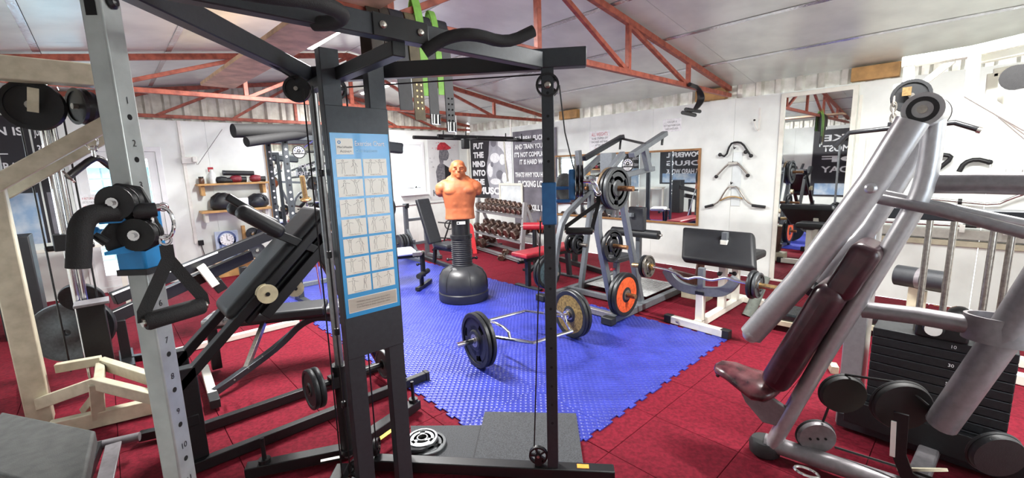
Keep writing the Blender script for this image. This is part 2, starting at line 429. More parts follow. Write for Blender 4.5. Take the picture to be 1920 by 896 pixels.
for i in range(14):
    for j in range(8):
        if tl_ is None:
            tl_ = mesh('tile', box(base_of(oh), (.215, .02, .205)), BLT, oh, smooth=0); tl_.location = (-.95-.3+.12, .03, .11+.03)
        else:
            q = tl_.copy(); COL.objects.link(q); q.parent = oh; q.location = (-.95-.3+.12+i*.24, .03, .14+j*.23)

# mirrors on the right wall
mw = thing('wall_mirror', 'wide wall mirror in a thin pine frame behind the grey plate machine', 'mirror', (XR, 4.26, .69))
my0, my1, mz0, mz1 = 2.88, 5.66, .69, 1.77
mesh('mirror_glass', box2((XR-.012, my0, mz0), (XR-.001, my1, mz1)), MIRROR, mw, smooth=0)
mesh('frame', [ringbox((XR-.001, my1+.03, mz0-.03), (0, -1, 0), UP_, my1-my0+.06, mz1-mz0+.06, .03, .03)], MFRAME, mw, bevel=.003)
mt = thing('tall_mirror', 'tall narrow wall mirror in a white frame beside the hanging cable attachments', 'mirror', (XR, 1.45, 0))
ty0, ty1, tz1 = 1.12, 1.80, 2.37
mesh('mirror_glass', box2((XR-.012, ty0, .02), (XR-.001, ty1, tz1)), MIRROR, mt, smooth=0)
mesh('frame', [ringbox((XR-.001, ty1+.05, -.03), (0, -1, 0), UP_, ty1-ty0+.10, tz1+.08, .05, .03)], WHITEP, mt, bevel=.003)
# cover strips on the right wall boards
trn = 1
for y in (1.03, .93):
    struct(mesh('trim_%d' % (10+trn), box2((XR-.012, y, 0), (XR, y+.03, 1.82 if y < 1 else 2.3)), WHITEP, bevel=.002)); trn += 1

struct(mesh('trim_13', box2((XR-.05, YF-.05, 0), (XR-.001, YF-.001, 2.44)), WHITEP, bevel=.003), 'white corner post between the far and right walls')
# ------------------------------------------------------------------ lamps: LED battens under the roof
def batten(x, y, z, L, power, along=(0, 1, 0), lab='white LED batten under the roof'):
    b = thing('ceiling_light', lab, 'ceiling light', (x, y, z), 'LED battens under the roof')
    d = V3(along); s = V3((d.y, -d.x, 0))
    mesh('housing', box((x, y, z+.03), (L, .10, .05), d, s), PLASTICW, b, bevel=.006)
    mesh('diffuser', box((x, y, z), (L-.06, .07, .035), d, s), emit('lamp_diffuser', '#fffdf6', 9), b, bevel=.012)
    ld = bpy.data.lights.new('batten', 'AREA'); ld.shape = 'RECTANGLE'; ld.size = L-.06; ld.size_y = .07; ld.energy = power; ld.color = (1, .985, .96)
    lo = bpy.data.objects.new('batten_light', ld); COL.objects.link(lo); lo.parent = b
    ang = math.atan2(d.y, d.x); lo.location = (0, 0, -.022); lo.rotation_euler = (0, 0, ang)
batten(1.78, 4.25, 2.90, 1.5, 245, lab='white LED batten above the blue mat behind the front beam')
batten(3.7, .05, 2.88, 1.5, 165, lab='white LED batten above the preacher bench side of the shed')
batten(PY(706, 150, 7.0).x, 7.0, 2.95, 1.2, 110, lab='hidden LED batten added to brighten the far wall')  # extra lamp hidden behind the tower upright, added to lift the far walls
# ------------------------------------------------------------------ cable crossover (functional trainer)
RP = FL(1037, 872, .08); RP.z = 0
TX = .815
LPX = PY(290, 610, RP.y).x
LP = V3((LPX, RP.y, 0)); TX = (RP.x+LP.x)/2
TB = V3((TX, RP.y+(RP.x-TX)*1.16, 0))            # where the two arms meet behind the tower
FY = 1.85                                          # front face of the tower
tr = thing('cable_crossover_machine', 'charcoal cable crossover machine with two angled posts and a blue exercise chart', 'gym machine', (TX, FY, 0))
ZT = 2.055
HOLE = mat('dark_hole', '#0b0b0c', .9)
INK = mat('black_print', '#1a1a1c', .6)
def pulley(name, c, ax, r, th, parent, m=BLACK, spokes=0, hubm=STEEL):
    w = mesh(name, [lathe([(r*.82, -th/2), (r, -th/2), (r*.93, 0), (r, th/2), (r*.82, th/2), (r*.82, -th/2)], c, ax, 24), lathe([(0, -th*.3), (r*.84, -th*.3), (r*.84, th*.3), (0, th*.3)], c, ax, 24) if not spokes else disc(c, ax, r*.36, th, 18)]+([] if not spokes else [beam(V3(c)+q*r*.2, V3(c)+q*r*.86, r*.2, th*.8, ax) for q in [frame(ax)[1]*math.cos(2*PI*k/spokes)+frame(ax)[2]*math.sin(2*PI*k/spokes) for k in range(spokes)]]), m, parent)
    mesh('axle_bolt', [disc(c, ax, r*.16, th*1.7, 12)], hubm, w)
    return w
def bolt(p, n, r, parent, m=STEEL):
    return mesh('bolt', lathe([(0, .0), (r, 0), (r, r*.35), (r*.6, r*.75), (0, r*.85)], p, n, 12), m, parent)
UP = V3((0, 0, 1))
for sgn, P in ((1, RP), (-1, LP)):
    a = V3((P.x-TB.x, P.y-TB.y, 0)).normalized()          # outward along the arm
    n = V3((-a.y, a.x, 0)); n = n if n.y < 0 else -n       # faces the user
    post = mesh('post', box(P+UP*(.08+ZT)/2, (.055, .045, ZT-.08+.01), a, n, UP), STEELG if sgn < 0 else CHAR, tr, bevel=.004)
    for k in range(1, 18):
        z = 1.739-.0962*(k-1) if sgn < 0 else 1.921-.0995*(k-1)
        mesh('hole', disc(P+n*.0229+UP*z, n, .0065, .001, 14), HOLE, post, smooth=0)
        if sgn < 0 and k <= 12: lettering('number', str(k), P+n*.0230+UP*(z+.030), V3((n.y*-1, n.x, 0)), UP, .022, INK, post)
    # arm from the tower to the post and past it
    mesh('top_arm', beam(V3((TB.x, TB.y, ZT))-a*.02, V3((P.x, P.y, ZT))-a*.03, .045, .07), BLACKG if sgn > 0 else CHAR, tr, bevel=.004)
    mesh('arm_sleeve', beam(V3((P.x, P.y, ZT+.012))-a*.075, V3((P.x, P.y, ZT+.012))+a*(.17 if sgn > 0 else .06), .06, .08), CHAR, tr, bevel=.004)
    for q in (-.05, ): bolt(V3((P.x, P.y, ZT))+a*q+n*.03, n, .011, tr)
    mesh('base_beam', beam(V3((TB.x, TB.y, .05))+a*.06, V3((P.x, P.y, .05))+a*.31, .065, .06), BLACK, tr, bevel=.005)
    mesh('foot_pad', beam(V3((P.x, P.y, .01))+a*.2, V3((P.x, P.y, .01))+a*.30, .075, .02), RUBBER, tr)
    # pulleys: top of the post and foot
    pc = P+UP*1.955 if sgn > 0 else P+UP*2.035+a*.012
    pulley('pulley', pc+(V3((0, 0, 0)) if sgn > 0 else V3((0, 0, 0))), n if sgn > 0 else n, .052 if sgn > 0 else .05, .052 if sgn > 0 else .03, tr, spokes=5 if sgn > 0 else 0)
    bolt(P+n*.023+UP*(1.955 if sgn > 0 else 1.985), n, .015, tr, BLACKG if sgn < 0 else STEEL)
    if sgn < 0: mesh('pulley_slot', box(P+a*.028+UP*2.0, (.002, .022, .10), a, n, UP), HOLE, post, smooth=0)
    fp = P-a*.075+n*.0+UP*.135
    pulley('pulley', fp, n, .048, .022, tr, spokes=5)
    mesh('pulley_bracket', [box(fp-UP*.03+n*k*.016, (.035, .004, .07), a, n, UP) for k in (-1, 1)], BLACK, tr)
    # cables
    mesh('cable', [tube([pc-a*.0+UP*.05, V3((TB.x, TB.y, 1.99))-a*.02+n*.0], .0035, 6)], CABLE, tr)
    o = n*.028
    if sgn > 0:
        mesh('cable', tube([pc+a*.052, P+a*.075+UP*1.75, P+a*.115+UP*1.58], .0035, 6), CABLE, tr)
        mesh('cable', tube([fp-a*.02+UP*.048+n*.0, P-a*.042+UP*1.35+n*.01], .0035, 6), CABLE, tr)
    else:
        mesh('cable', tube([P-a*.034+UP*.15, P-a*.034+UP*1.38], .0035, 6), CABLE, tr)
ORANGE = mat('orange_label', '#f0983a', .5)
YELLOW = mat('yellow_label', '#e8d23a', .5)
aR = V3((RP.x-TB.x, RP.y-TB.y, 0)).normalized(); nR = V3((aR.y, -aR.x, 0)); nR = nR if nR.y < 0 else -nR
mesh('warning_label', box(FL(1093, 874, .081), (.06, .03, .002), aR, nR, UP), ORANGE, tr, smooth=0)
# straight front beam with bolted splice plate, short tie back to the tower
LT, RT = V3((LP.x, LP.y, ZT)), V3((RP.x, RP.y, ZT))
mesh('front_beam', beam(LT+V3((.0, 0, 0)), RT-V3((.05, 0, 0)), .045, .068), CHAR, tr, bevel=.004)
sp = mesh('splice_plate', box((TX, RP.y-.025, ZT), (.20, .008, .07)), BLACKG, tr, bevel=.002)
for x in (-.068, .068): bolt((TX+x, RP.y-.03, ZT), (0, -1, 0), .012, sp)
mesh('tie_beam', beam((TX, RP.y, ZT-.055), (TX, TB.y, ZT-.055), .05, .05), BLACK, tr, bevel=.004)
# pull-up grips: foam tubes that leave the beam and curve forward
for s in (-1, 1):
    if s > 0: q = [PY(795, 98, RP.y-.02), PY(835, 70, RP.y-.07), PY(885, 62, RP.y-.12), PY(950, 82, RP.y-.14), PY(1000, 58, RP.y-.19)]
    else: q = [PY(590, 44, RP.y+.005), PY(622, 44, RP.y-.05), PY(650, 27, RP.y-.13), PY(590, 0, RP.y-.18), PY(500, -10, RP.y-.20), PY(380, -30, RP.y-.20)]
    mesh('pull_up_grip', tube(q, .021, 16, it=2), FOAM, tr)
# tower: two sheet uprights, cover plate, chart
TW0, TW1 = .697, .972
for x0, x1 in ((TW0, TW0+.078), (TW1-.078, TW1)):
    mesh('tower_upright', box2((x0, FY, .02), (x1, FY+.05, 2.095)), CHAR, tr, bevel=.003)
mesh('cover_plate', box2((TW0, FY-.006, .775), (TW1, FY, 1.872)), CHAR, tr, bevel=.002)
CH = mat('chart_blue', '#2794d2', .22, 0, .02, 5, coat=.4)
CELL = mat('chart_cell', '#e7e5db', .3, 0, .02, 5)
FOOTC = mat('chart_footer', '#b9b2a6', .35, 0, .02, 5)
WHITEI = mat('white_print', '#f4f6f6', .5)
SKET = mat('sketch_line', '#75706c', .6)
CX0, CX1, CZ0, CZ1 = .7045, .9645, .966, 1.762
yc = FY-.006
chart = mesh('exercise_chart', box2((CX0, yc-.002, CZ0), (CX1, yc, CZ1)), CH, tr, smooth=0)
lg = mesh('logo_box', box2((CX0+.022, yc-.003, CZ1-.088), (CX0+.095, yc-.002, CZ1-.022)), CELL, chart, smooth=0)
lettering('logo_text', "Men'sHealth", (CX0+.0585, yc-.0031, CZ1-.062), (1, 0, 0), UP, .013, INK, chart, wid=.062)
lettering('logo_text', "Active+", (CX0+.062, yc-.0031, CZ1-.08), (1, 0, 0), UP, .015, SKET, chart, wid=.05)
mesh('logo_ring', disc((CX0+.036, yc-.0031, CZ1-.038), (0, 1, 0), .007, .001, 16, .004), BLUEP, chart, smooth=0)
lettering('chart_title', 'Exercise Chart', (CX0+.102, yc-.0021, CZ1-.052), (1, 0, 0), UP, .030, WHITEI, chart, 'LEFT', wid=.135)
lettering('chart_subtitle', 'Cable Crossover', (CX0+.104, yc-.0021, CZ1-.079), (1, 0, 0), UP, .019, mat('pale_blue_print', '#9fd3ef', .5), chart, 'LEFT', wid=.10)
caps = ['Cable Low Raise', 'Straight Lat Press', 'Front Raises', 'Cable Cross', 'Seated Cable Row', 'Lat Pulldown', 'Cable Reverse', 'Bench Cable Fly', 'Cable Core Twist', 'Cable Side Bend', 'Cable Crossover', 'Cable Kick Back', 'Standing Curl', 'Cable Curl']
def figure(cx, cz, h, pose, rnd):
    """small line drawing of an exerciser: flat strokes"""
    o = []; y = yc-.0032
    def st(a, b, w=.0011): o.append(box(((a[0]+b[0])/2, y, (a[1]+b[1])/2), (max(.002, math.hypot(b[0]-a[0], b[1]-a[1])), .0003, w), (b[0]-a[0], 0, b[1]-a[1]), (0, 1, 0)))
    lean = rnd.uniform(-.25, .25)*pose
    hip = (cx, cz-h*.05); sh = (cx+lean*h*.35, cz+h*.28); hd = (cx+lean*h*.45, cz+h*.42)
    o.append(disc((hd[0], y, hd[1]), (0, 1, 0), h*.075, .0003, 10, h*.05))
    for s in (-1, 1):
        st((sh[0]+s*h*.09, sh[1]), (hip[0]+s*h*.06, hip[1])); k = (hip[0]+s*h*.09, hip[1]-h*.22); st((hip[0]+s*h*.04, hip[1]), k); st(k, (k[0]+s*h*.02, k[1]-h*.22))
        g = rnd.uniform(-1.2, .9); e = (sh[0]+s*h*.2*math.cos(g), sh[1]+h*.2*math.sin(g)); st((sh[0]+s*h*.08, sh[1]), e)
        g += rnd.uniform(-.7, .7); st(e, (e[0]+s*h*.2*math.cos(g), e[1]+h*.2*math.sin(g)))
    st((sh[0]-h*.09, sh[1]), (sh[0]+h*.09, sh[1]))
    return o
rr = random.Random(3)
rh = (1.655-1.062)/7
for i in range(7):
    for j in range(2):
        x0 = CX0+.016+j*.117; x1 = x0+.109; z1 = 1.655-i*rh; z0 = z1-rh+.011
        c = mesh('chart_cell', box2((x0, yc-.003, z0), (x1, yc-.002, z1)), CELL, chart, smooth=0)
        h = z1-z0; xm = (x0+x1)/2
        mesh('exercise_drawing', figure(xm-.026, z0+h*.56, h*.8, j, rr)+figure(xm+.026, z0+h*.56, h*.8, 1, rr), SKET, c, smooth=0)
        lettering('caption', caps[i*2+j], (xm, yc-.0031, z0+.004), (1, 0, 0), UP, .007, SKET, c, wid=.05)
ft = mesh('chart_cell', box2((CX0+.014, yc-.003, CZ0+.02), (CX1-.014, yc-.002, 1.052)), CELL, chart, smooth=0)
mesh('footer_panel', box2((CX0+.017, yc-.0035, CZ0+.023), (CX1-.017, yc-.003, 1.049)), FOOTC, ft, smooth=0)
for k, s in enumerate(('WARNING: Always consult your doctor before', 'starting an exercise programme. Stop at once', 'if you feel faint or dizzy. Check the cables.')):
    lettering('footer_text', s, ((CX0+CX1)/2, yc-.0036, 1.028-k*.012), (1, 0, 0), UP, .010, SKET, ft, wid=.16)
# pulleys at the head of the tower
pulley('pulley', (TX+.005, FY+.09, 1.955), (0, 1, 0), .048, .024, tr, spokes=6)
mesh('pulley_hanger', box((TX+.005, FY+.09, 2.0), (.03, .03, .06)), BLACK, tr)
pulley('pulley', V3((TB.x-.10, TB.y-.12, 1.965)), (.5, .86, 0), .055, .03, tr)
mesh('cable', [tube([(TX+.053, FY+.09, 1.955), (TX+.05, FY+.09, .2)], .0035, 6), tube([(TX-.043, FY+.09, 1.955), (TX-.043, FY+.10, .2)], .0035, 6)], CABLE, tr)
mesh('cable', [tube([(TW0-.02, FY+.05, 1.95), (TW0-.02, FY+.05, .15)], .0035, 6), tube([(TW0-.035, FY+.12, 1.95), (TW0-.035, FY+.12, .15)], .0035, 6)], CABLE, tr)
for k in range(4): mesh('cable_clip', box((TW0-.02, FY+.05, 1.6-k*.35), (.02, .02, .03)), BLACK, tr, bevel=.003)
# guide rod, sliding weight carriage, rear stabiliser with plate pegs
RDX, RDY = .80, 2.25
mesh('guide_rod', cyl((RDX, RDY, .05), (RDX, RDY, 2.06), .0215, 18), mat('satin_steel_rod', '#85888a', .34, .75, .08, 30), tr)
mesh('carriage_sleeve', [cyl((RDX, RDY, .09), (RDX, RDY, .575), .036, 18), disc((RDX, RDY, .575), UP, .044, .03, 18), disc((RDX, RDY, .09), UP, .045, .03, 18)], BLACK, tr)
ca, cb = PY(578, 722, RDY), PY(742, 675, RDY)
zc = PY(640, 700, RDY).z-.03
mesh('loading_peg', [cyl((ca.x-.005, RDY, zc), (cb.x+.02, RDY, zc), .0155, 14), box((RDX, RDY, zc), (.12, .06, .06))], BLACK, tr)
Bl, Bm, Br = V3((.36, 2.52, .05)), V3((.82, 2.30, .05)), V3((1.36, 2.46, .05))
mesh('stabiliser', sweep([Bl, Bm, Br], rectp(.07, .06)), BLACK, tr, bevel=.004)
for p in (Bl.lerp(Bm, .18), Br.lerp(Bm, .06)):
    mesh('plate_peg', [cyl(p+UP*.03, p+UP*.17, .011, 14), disc(p+UP*.04, UP, .03, .02, 18)], BLACK, tr)
mesh('label_strip', box(FL(728, 811, .081), (.14, .028, .002), (Br-Bm), (-.1, 1, 0)), YELLOW, tr, smooth=0)
mesh('label_strip', box(FL(620, 860, .081), (.10, .02, .002), (Bm-Bl), (.4, 1, 0)), PLASTICW, tr, smooth=0)
pulley('pulley', V3((TX-.02, 2.02, .12)), (.77, .64, 0), .05, .024, tr, spokes=5)
pulley('pulley', V3((TX+.12, 2.1, .13)), (-.77, .64, 0), .048, .024, tr, spokes=5)

# weight plates ---------------------------------------------------
def plate(label, c, ax, r, th, m=PLATEB, style='grip', hub=STEEL, face=None, group=None, name='weight_plate', rot=.3, op_=None):
    """iron plate with its axis along ax; style grip = three open grips, solid = moulded disc, deep = cast with raised rim"""
    d = frame(ax)[0]; c = V3(c)
    o = thing(name, label, 'weight plate', c, group)
    hr = .026; e = th/2
    if style == 'grip':
        sh = [lathe([(r*.84, -e*.9), (r*.97, -e*.9), (r, -e*.6), (r, e*.6), (r*.97, e*.9), (r*.84, e*.9), (r*.84, -e*.9)], c, d, 40), lathe([(hr, -e), (r*.34, -e), (r*.40, -e*.5), (r*.40, e*.5), (r*.34, e), (hr, e), (hr, -e)], c, d, 28)]
        op = op_ or .24
        for k in range(3):
            g = rot+k*2*PI/3; sh.append(lathe([(r*.38, -e*.5), (r*.86, -e*.5), (r*.86, e*.5), (r*.38, e*.5), (r*.38, -e*.5)], c, d, 12, g, g+2*PI/3*(1-op)))
            sh.append(lathe([(r*.38, -e*.5), (r*.56, -e*.5), (r*.56, e*.5), (r*.38, e*.5), (r*.38, -e*.5)], c, d, 8, g, g+2*PI/3)); sh.append(lathe([(r*.76, -e*.5), (r*.86, -e*.5), (r*.86, e*.5), (r*.76, e*.5), (r*.76, -e*.5)], c, d, 8, g, g+2*PI/3))
    elif style == 'solid':
        sh = [lathe([(hr, -e), (r*.3, -e), (r*.36, -e*.62), (r*.80, -e*.62), (r*.86, -e*.95), (r*.97, -e*.95), (r, -e*.6), (r, e*.6), (r*.97, e*.95), (r*.86, e*.95), (r*.80, e*.62), (r*.36, e*.62), (r*.3, e), (hr, e), (hr, -e)], c, d, 40)]
    else:
        sh = [lathe([(hr, -e), (r*.34, -e), (r*.4, -e*.3), (r*.78, -e*.3), (r*.84, -e), (r*.96, -e), (r, -e*.6), (r, e*.6), (r*.96, e), (r*.84, e), (r*.78, e*.3), (r*.4, e*.3), (r*.34, e), (hr, e), (hr, -e)], c, d, 40)]
    b = mesh('plate_body', sh, m, o)
    if hub: mesh('hub', lathe([(hr, -e*1.02), (r*.2+.008, -e*1.02), (r*.2+.008, e*1.02), (hr, e*1.02), (hr, -e*1.02)], c, d, 24), hub, o)
    if face:
        for s in (-1, 1):
            mesh('painted_face', lathe([(r*.30, s*e*.64), (r*.80, s*e*.64), (r*.80, s*e*.70), (r*.30, s*e*.70), (r*.30, s*e*.64)], c, d, 36), face, o)
            _, s1, u1 = frame(d); q = []
            for k in range(20):
                g = 2*PI*k/20
                if k % 5 == 4: continue
                q.append(box(c+d*(s*e*.72)+(s1*math.cos(g)+u1*math.sin(g))*r*.66, (r*.10, r*.06, e*.12), s1*math.cos(g)+u1*math.sin(g), s1*-math.sin(g)+u1*math.cos(g)))
            mesh('raised_lettering', q, face, o)
    return o
for k, x in enumerate((ca.x+.012, ca.x+.042)):
    plate(('outer', 'inner')[k]+' small black plate on the long end of the carriage peg', (x, RDY, zc), (1, 0, 0), .105, .028, style='solid', group='small black plates on the carriage')
for k, x in enumerate((cb.x-.075, cb.x-.045, cb.x-.018)):
    plate(('inner', 'middle', 'outer')[k]+' small grey plate on the carriage peg behind the tower', (x, RDY, zc), (1, 0, 0), .085, .026, PLATEG, style='solid', group='small grey plates on the carriage')

# carriage on the left post ---------------------------------------
aL = V3((LP.x-TB.x, LP.y-TB.y, 0)).normalized(); nL = V3((-aL.y, aL.x, 0)); nL = nL if nL.y < 0 else -nL
cl = mesh('sliding_sleeve', box(V3((LP.x, LP.y, 1.455)), (.075, .065, .14), aL, nL, UP), BLUEP, tr, bevel=.006)
mesh('rubber_ring', box(V3((LP.x, LP.y, 1.382)), (.079, .069, .014), aL, nL, UP), RUBBER, cl)
mesh('pull_pin', [cyl(V3((LP.x, LP.y, 1.475))+aL*.0+(-nL)*.03, V3((LP.x, LP.y, 1.475))-nL*.09, .008), ball(V3((LP.x, LP.y, 1.475))-nL*.10, .014)], BLUEP, cl)
YC = RP.y-.075
pu, pl = PY(217, 380, YC), PY(257, 440, YC)
hs = mesh('pulley_housing', [prism([(PY(a, b, YC).x-LP.x, PY(a, b, YC).z-1.45) for a, b in ((192, 362), (218, 343), (268, 350), (288, 385), (303, 425), (302, 460), (275, 474), (200, 474), (188, 440), (205, 420), (210, 408))], V3((LP.x, YC+.05, 1.45)), (1, 0, 0), UP, .025)], BLACK, tr, bevel=.004)
for c in (pu, pl):
    for k in (0, .022): mesh('pulley', [lathe([(0, -.009), (.037, -.009), (.034, 0), (.037, .009), (0, .009)], c+V3((.5, .86, 0))*(k+.004), (.5, .86, 0), 26)], BLACK, hs)
    mesh('axle_bolt', [disc(c-V3((.5, .86, 0))*.008, (.5, .86, 0), .012, .012, 12), disc(c-V3((.5, .86, 0))*.014, (.5, .86, 0), .006, .012, 8)], CHROME, hs)
mesh('blue_bracket', prism([(0, 0), (.05, 0), (.035, .018), (.0, .006)], PY(186, 420, YC+.02), (1, 0, 0), UP, .012), BLUEP, hs)
mesh('blue_bracket', prism([(0, 0), (.05, 0), (.05, .02), (0, .006)], PY(196, 478, YC+.02), (1, 0, 0), UP, .012), BLUEP, hs)
mesh('lever', tube([PY(200, 455, YC), PY(186, 446, YC), PY(176, 440, YC)], [.010, .009, .007], 10), BLACK, hs)
mesh('foam_grip', tube([PY(225, 398, YC+.01), PY(195, 398, YC), PY(165, 403, YC-.01), PY(151, 425, YC-.015), PY(149, 455, YC-.02), PY(147, 502, YC-.02)], .0205, 16, it=2), FOAM, hs)
mesh('rubber_stop', [lathe([(0, -.02), (.015, -.02), (.019, -.008), (.016, .022), (0, .024)], PY(270, 395, YC), (1, 0, .05), 18)], RUBBER, tr)
mesh('cable_end', [cyl(PY(284, 391, YC), PY(300, 388, YC), .009, 12), torus(PY(306, 388, YC), (0, 1, .3), .008, .003)], CHROME, tr)
def carabiner(label, p, q, r, m=CHROME, group=None):
    p = V3(p); q = V3(q); d, s, u = frame(q-p, (0, 1, 0)); L = (q-p).length; w = L*.26
    o = []
    for k in range(20):
        g = 2*PI*k/20; o.append((p+q)/2+d*(L/2*math.cos(g))+s*(w*math.sin(g)*(1 if abs(math.cos(g)) < .9 else .8)))
    return tag(mesh('carabiner', sweep(o, circp(r, 8), (.2, .3, 1), True), m, org=p), label, 'carabiner', group)
carabiner('steel carabiner clipped to the cable end of the blue sleeved post', PY(302, 388, YC), PY(310, 448, YC), .004)
# strap handle hanging from the carabiner
def strap_handle(label, top, g0, g1, rad, w, parent_axis=(0, 1, 0), group=None):
    o = thing('strap_handle', label, 'handle', top, group)
    t = V3(top); g0 = V3(g0); g1 = V3(g1)
    ring = t+V3((0, 0, -.012)); kn = t+V3((0, 0, -.045))
    mesh('ring', torus(t, parent_axis, .011, .003, 18, 6), CHROME, o)
    mesh('strap', [sweep([ring, kn, g0+(kn-g0)*.03+V3((0, 0, .02)), g0+V3((0, 0, 0.0))], rectp(w, .004), parent_axis), sweep([ring, kn, g1+(kn-g1)*.03+V3((0, 0, .02)), g1], rectp(w, .004), parent_axis)], FOAM, o)
    d = (g1-g0).normalized()
    mesh('grip', [tube([g0+d*.0, g0+d*.006, g1-d*.006, g1], [rad*.85, rad, rad, rad*.85], 18)], FOAM, o)
    mesh('core_tube', [cyl(g0-d*.006, g1+d*.006, rad*.5, 14)], STEEL, o)
    return o
strap_handle('black strap handle with foam grip hanging from the blue sleeved grey post', PY(310, 450, YC), PY(272, 604, YC-.03), PY(382, 572, YC-.0), .021, .026)

# carriage on the right post
cr = mesh('sliding_sleeve', box(V3((RP.x, RP.y, 1.43)), (.066, .056, .195), aR, nR, UP), NAVYB, tr, bevel=.004)
hc = V3((RP.x, RP.y, 1.515))+aR*.105
mesh('pulley_housing', [box(hc+aR*0, (.03, .05, .14), aR, nR, UP)]+[cyl(V3((RP.x, RP.y, z))+aR*.02, V3((RP.x, RP.y, z))+aR*.1, .008, 10) for z in (1.50, 1.44)], NAVYB, cr, bevel=.008)
for dz in (.05, -.02):
    for k in (.025, .043): mesh('pulley', lathe([(0, -.007), (.04, -.007), (.036, 0), (.04, .007), (0, .007)], hc+UP*dz+aR*k, aR, 24), BLACK, cr)
ke = hc+aR*.085+UP*.012
mesh('cable_end', [cyl(hc+aR*.04+UP*.015, ke, .009, 10), torus(ke+aR*.008, nR, .009, .0032)], CHROME, tr)
carabiner('steel carabiner clipped to the cable end of the dark post', ke+aR*.01, ke+aR*.035-UP*.055, .0035)
g0 = PN(1061, 433, ke, nR); g1 = PN(1111, 433, ke, nR)
strap_handle('black strap handle with foam grip hanging from the dark post', ke+aR*.035-UP*.055, g0, g1, .017, .018, nR)
# ------------------------------------------------------------------ blue foam mat of interlocking tiles
MATB = mat('blue_eva_foam', '#323b9a', .38, 0, .08, 5, dirt='#293184')
nt = MATB.node_tree; b_ = nt.nodes['Principled BSDF']; tc_ = nt.nodes.new('ShaderNodeTexCoord'); mp = nt.nodes.new('ShaderNodeMapping')
nt.links.new(tc_.outputs['Object'], mp.inputs['Vector']); mp.inputs['Rotation'].default_value = (0, 0, R(45)); mp.inputs['Scale'].default_value = (1, 1, 1)
wv = [nt.nodes.new('ShaderNodeTexWave') for _ in range(2)]
for k, q in enumerate(wv):
    q.bands_direction = 'XY'[k]; q.inputs['Scale'].default_value = 9; q.inputs['Distortion'].default_value = 0; nt.links.new(mp.outputs['Vector'], q.inputs['Vector'])
mm = nt.nodes.new('ShaderNodeMath'); mm.operation = 'MULTIPLY'; nt.links.new(wv[0].outputs['Fac'], mm.inputs[0]); nt.links.new(wv[1].outputs['Fac'], mm.inputs[1])
bp_ = nt.nodes.new('ShaderNodeBump'); bp_.inputs['Strength'].default_value = 1.0; bp_.inputs['Distance'].default_value = .006
nt.links.new(mm.outputs[0], bp_.inputs['Height']); nt.links.new(bp_.outputs['Normal'], b_.inputs['Normal'])
mat_root = thing('foam_mat', 'blue interlocking foam floor mat on the red carpet', 'floor mat', (2.7, 4.8, 0))
TS = .6225
def jig(s, d=.022, n=9):
    st = s/n
    out = []
    def edge(p, dx, dy, ox, oy):
        for k in range(n):
            o = d if k % 2 else 0
            a = k*st; b = (k+1)*st; w = .006 if k % 2 else 0
            out.append((p[0]+dx*(a-w)+ox*o, p[1]+dy*(a-w)+oy*o)); out.append((p[0]+dx*(b+w)+ox*o, p[1]+dy*(b+w)+oy*o))
    edge((0, 0), 1, 0, 0, 1)          # -y edge: notched inward
    edge((s, 0), 0, 1, 1, 0)          # +x edge: tabs
    edge((s, s), -1, 0, 0, 1)         # +y edge: tabs
    edge((0, s), 0, -1, 1, 0)         # -x edge: notches
    return out
jt = None
for i in range(4):
    for j in range(10):
        p = V3((1.46+i*TS, 1.44+j*TS, .0))
        if jt is None:
            jt = mesh('mat_tile', prism([(x, y) for x, y in jig(TS-.0015)], mat_root.location, (1, 0, 0), (0, 1, 0), .009), MATB, mat_root, smooth=0); jt.location = p-V3(mat_root.location)
        else:
            q = jt.copy(); COL.objects.link(q); q.parent = mat_root; q.location = p-V3(mat_root.location)+V3((0, 0, random.uniform(0, .001)))
# speckled rubber mats
SPECK = mat('speckled_rubber', '#35373a', .8, 0, .5, 160, .3, 200, dirt='#26272a')
A, B_ = FL(1080, 775, .02), FL(909, 772, .02); C_ = FL(1094, 872, .02); e1 = (C_-A)
m1 = [A, B_, B_+(C_-A)*1.15, C_+(C_-A)*.15]
def flat(pts, z0, z1):
    k = len(pts); v = [(p.x, p.y, z0) for p in pts]+[(p.x, p.y, z1) for p in pts]
    return v, [tuple(range(k))[::-1], tuple(range(k, 2*k))]+[(i, (i+1) % k, k+(i+1) % k, k+i) for i in range(k)]
tag(mesh('rubber_mat', flat(m1, .0125, .022), SPECK, smooth=0), 'black speckled rubber mat under the dark post', 'floor mat')
a2, b2, c2 = FL(905, 797, .012), FL(770, 798, .012), FL(772, 852, .012)
tag(mesh('rubber_mat', flat([a2, b2, b2+(c2-b2)*1.0, a2+(c2-b2)*1.2], .001, .012), SPECK, smooth=0), 'black speckled rubber mat with chrome plates lying on it', 'floor mat')

# ------------------------------------------------------------------ plates lying on the rubber mat
CPL = mat('chrome_plate', '#8f9193', .3, .8, .1, 60)
for k, (px, py, z, r, l, m) in enumerate(((800, 832, .022, .115, 'broad grey grip plate lying flat on the rubber mat', PLATEG), (792, 822, .046, .09, 'chrome rimmed grip plate lying on a broader grey plate', CPL), (775, 835, .034, .095, 'black plate tucked beside the chrome plates at the tower foot', PLATEB))):
    plate(l, FL(px, py, z), (0, 0, 1) if k < 2 else (.25, .15, 1), r, .022, m, 'grip', group='plates lying on the rubber mat')
plate('grey ridged plate lying under the tower base', FL(658, 893, .02), (0, 0, 1), .10, .025, PLATEG, 'grip')

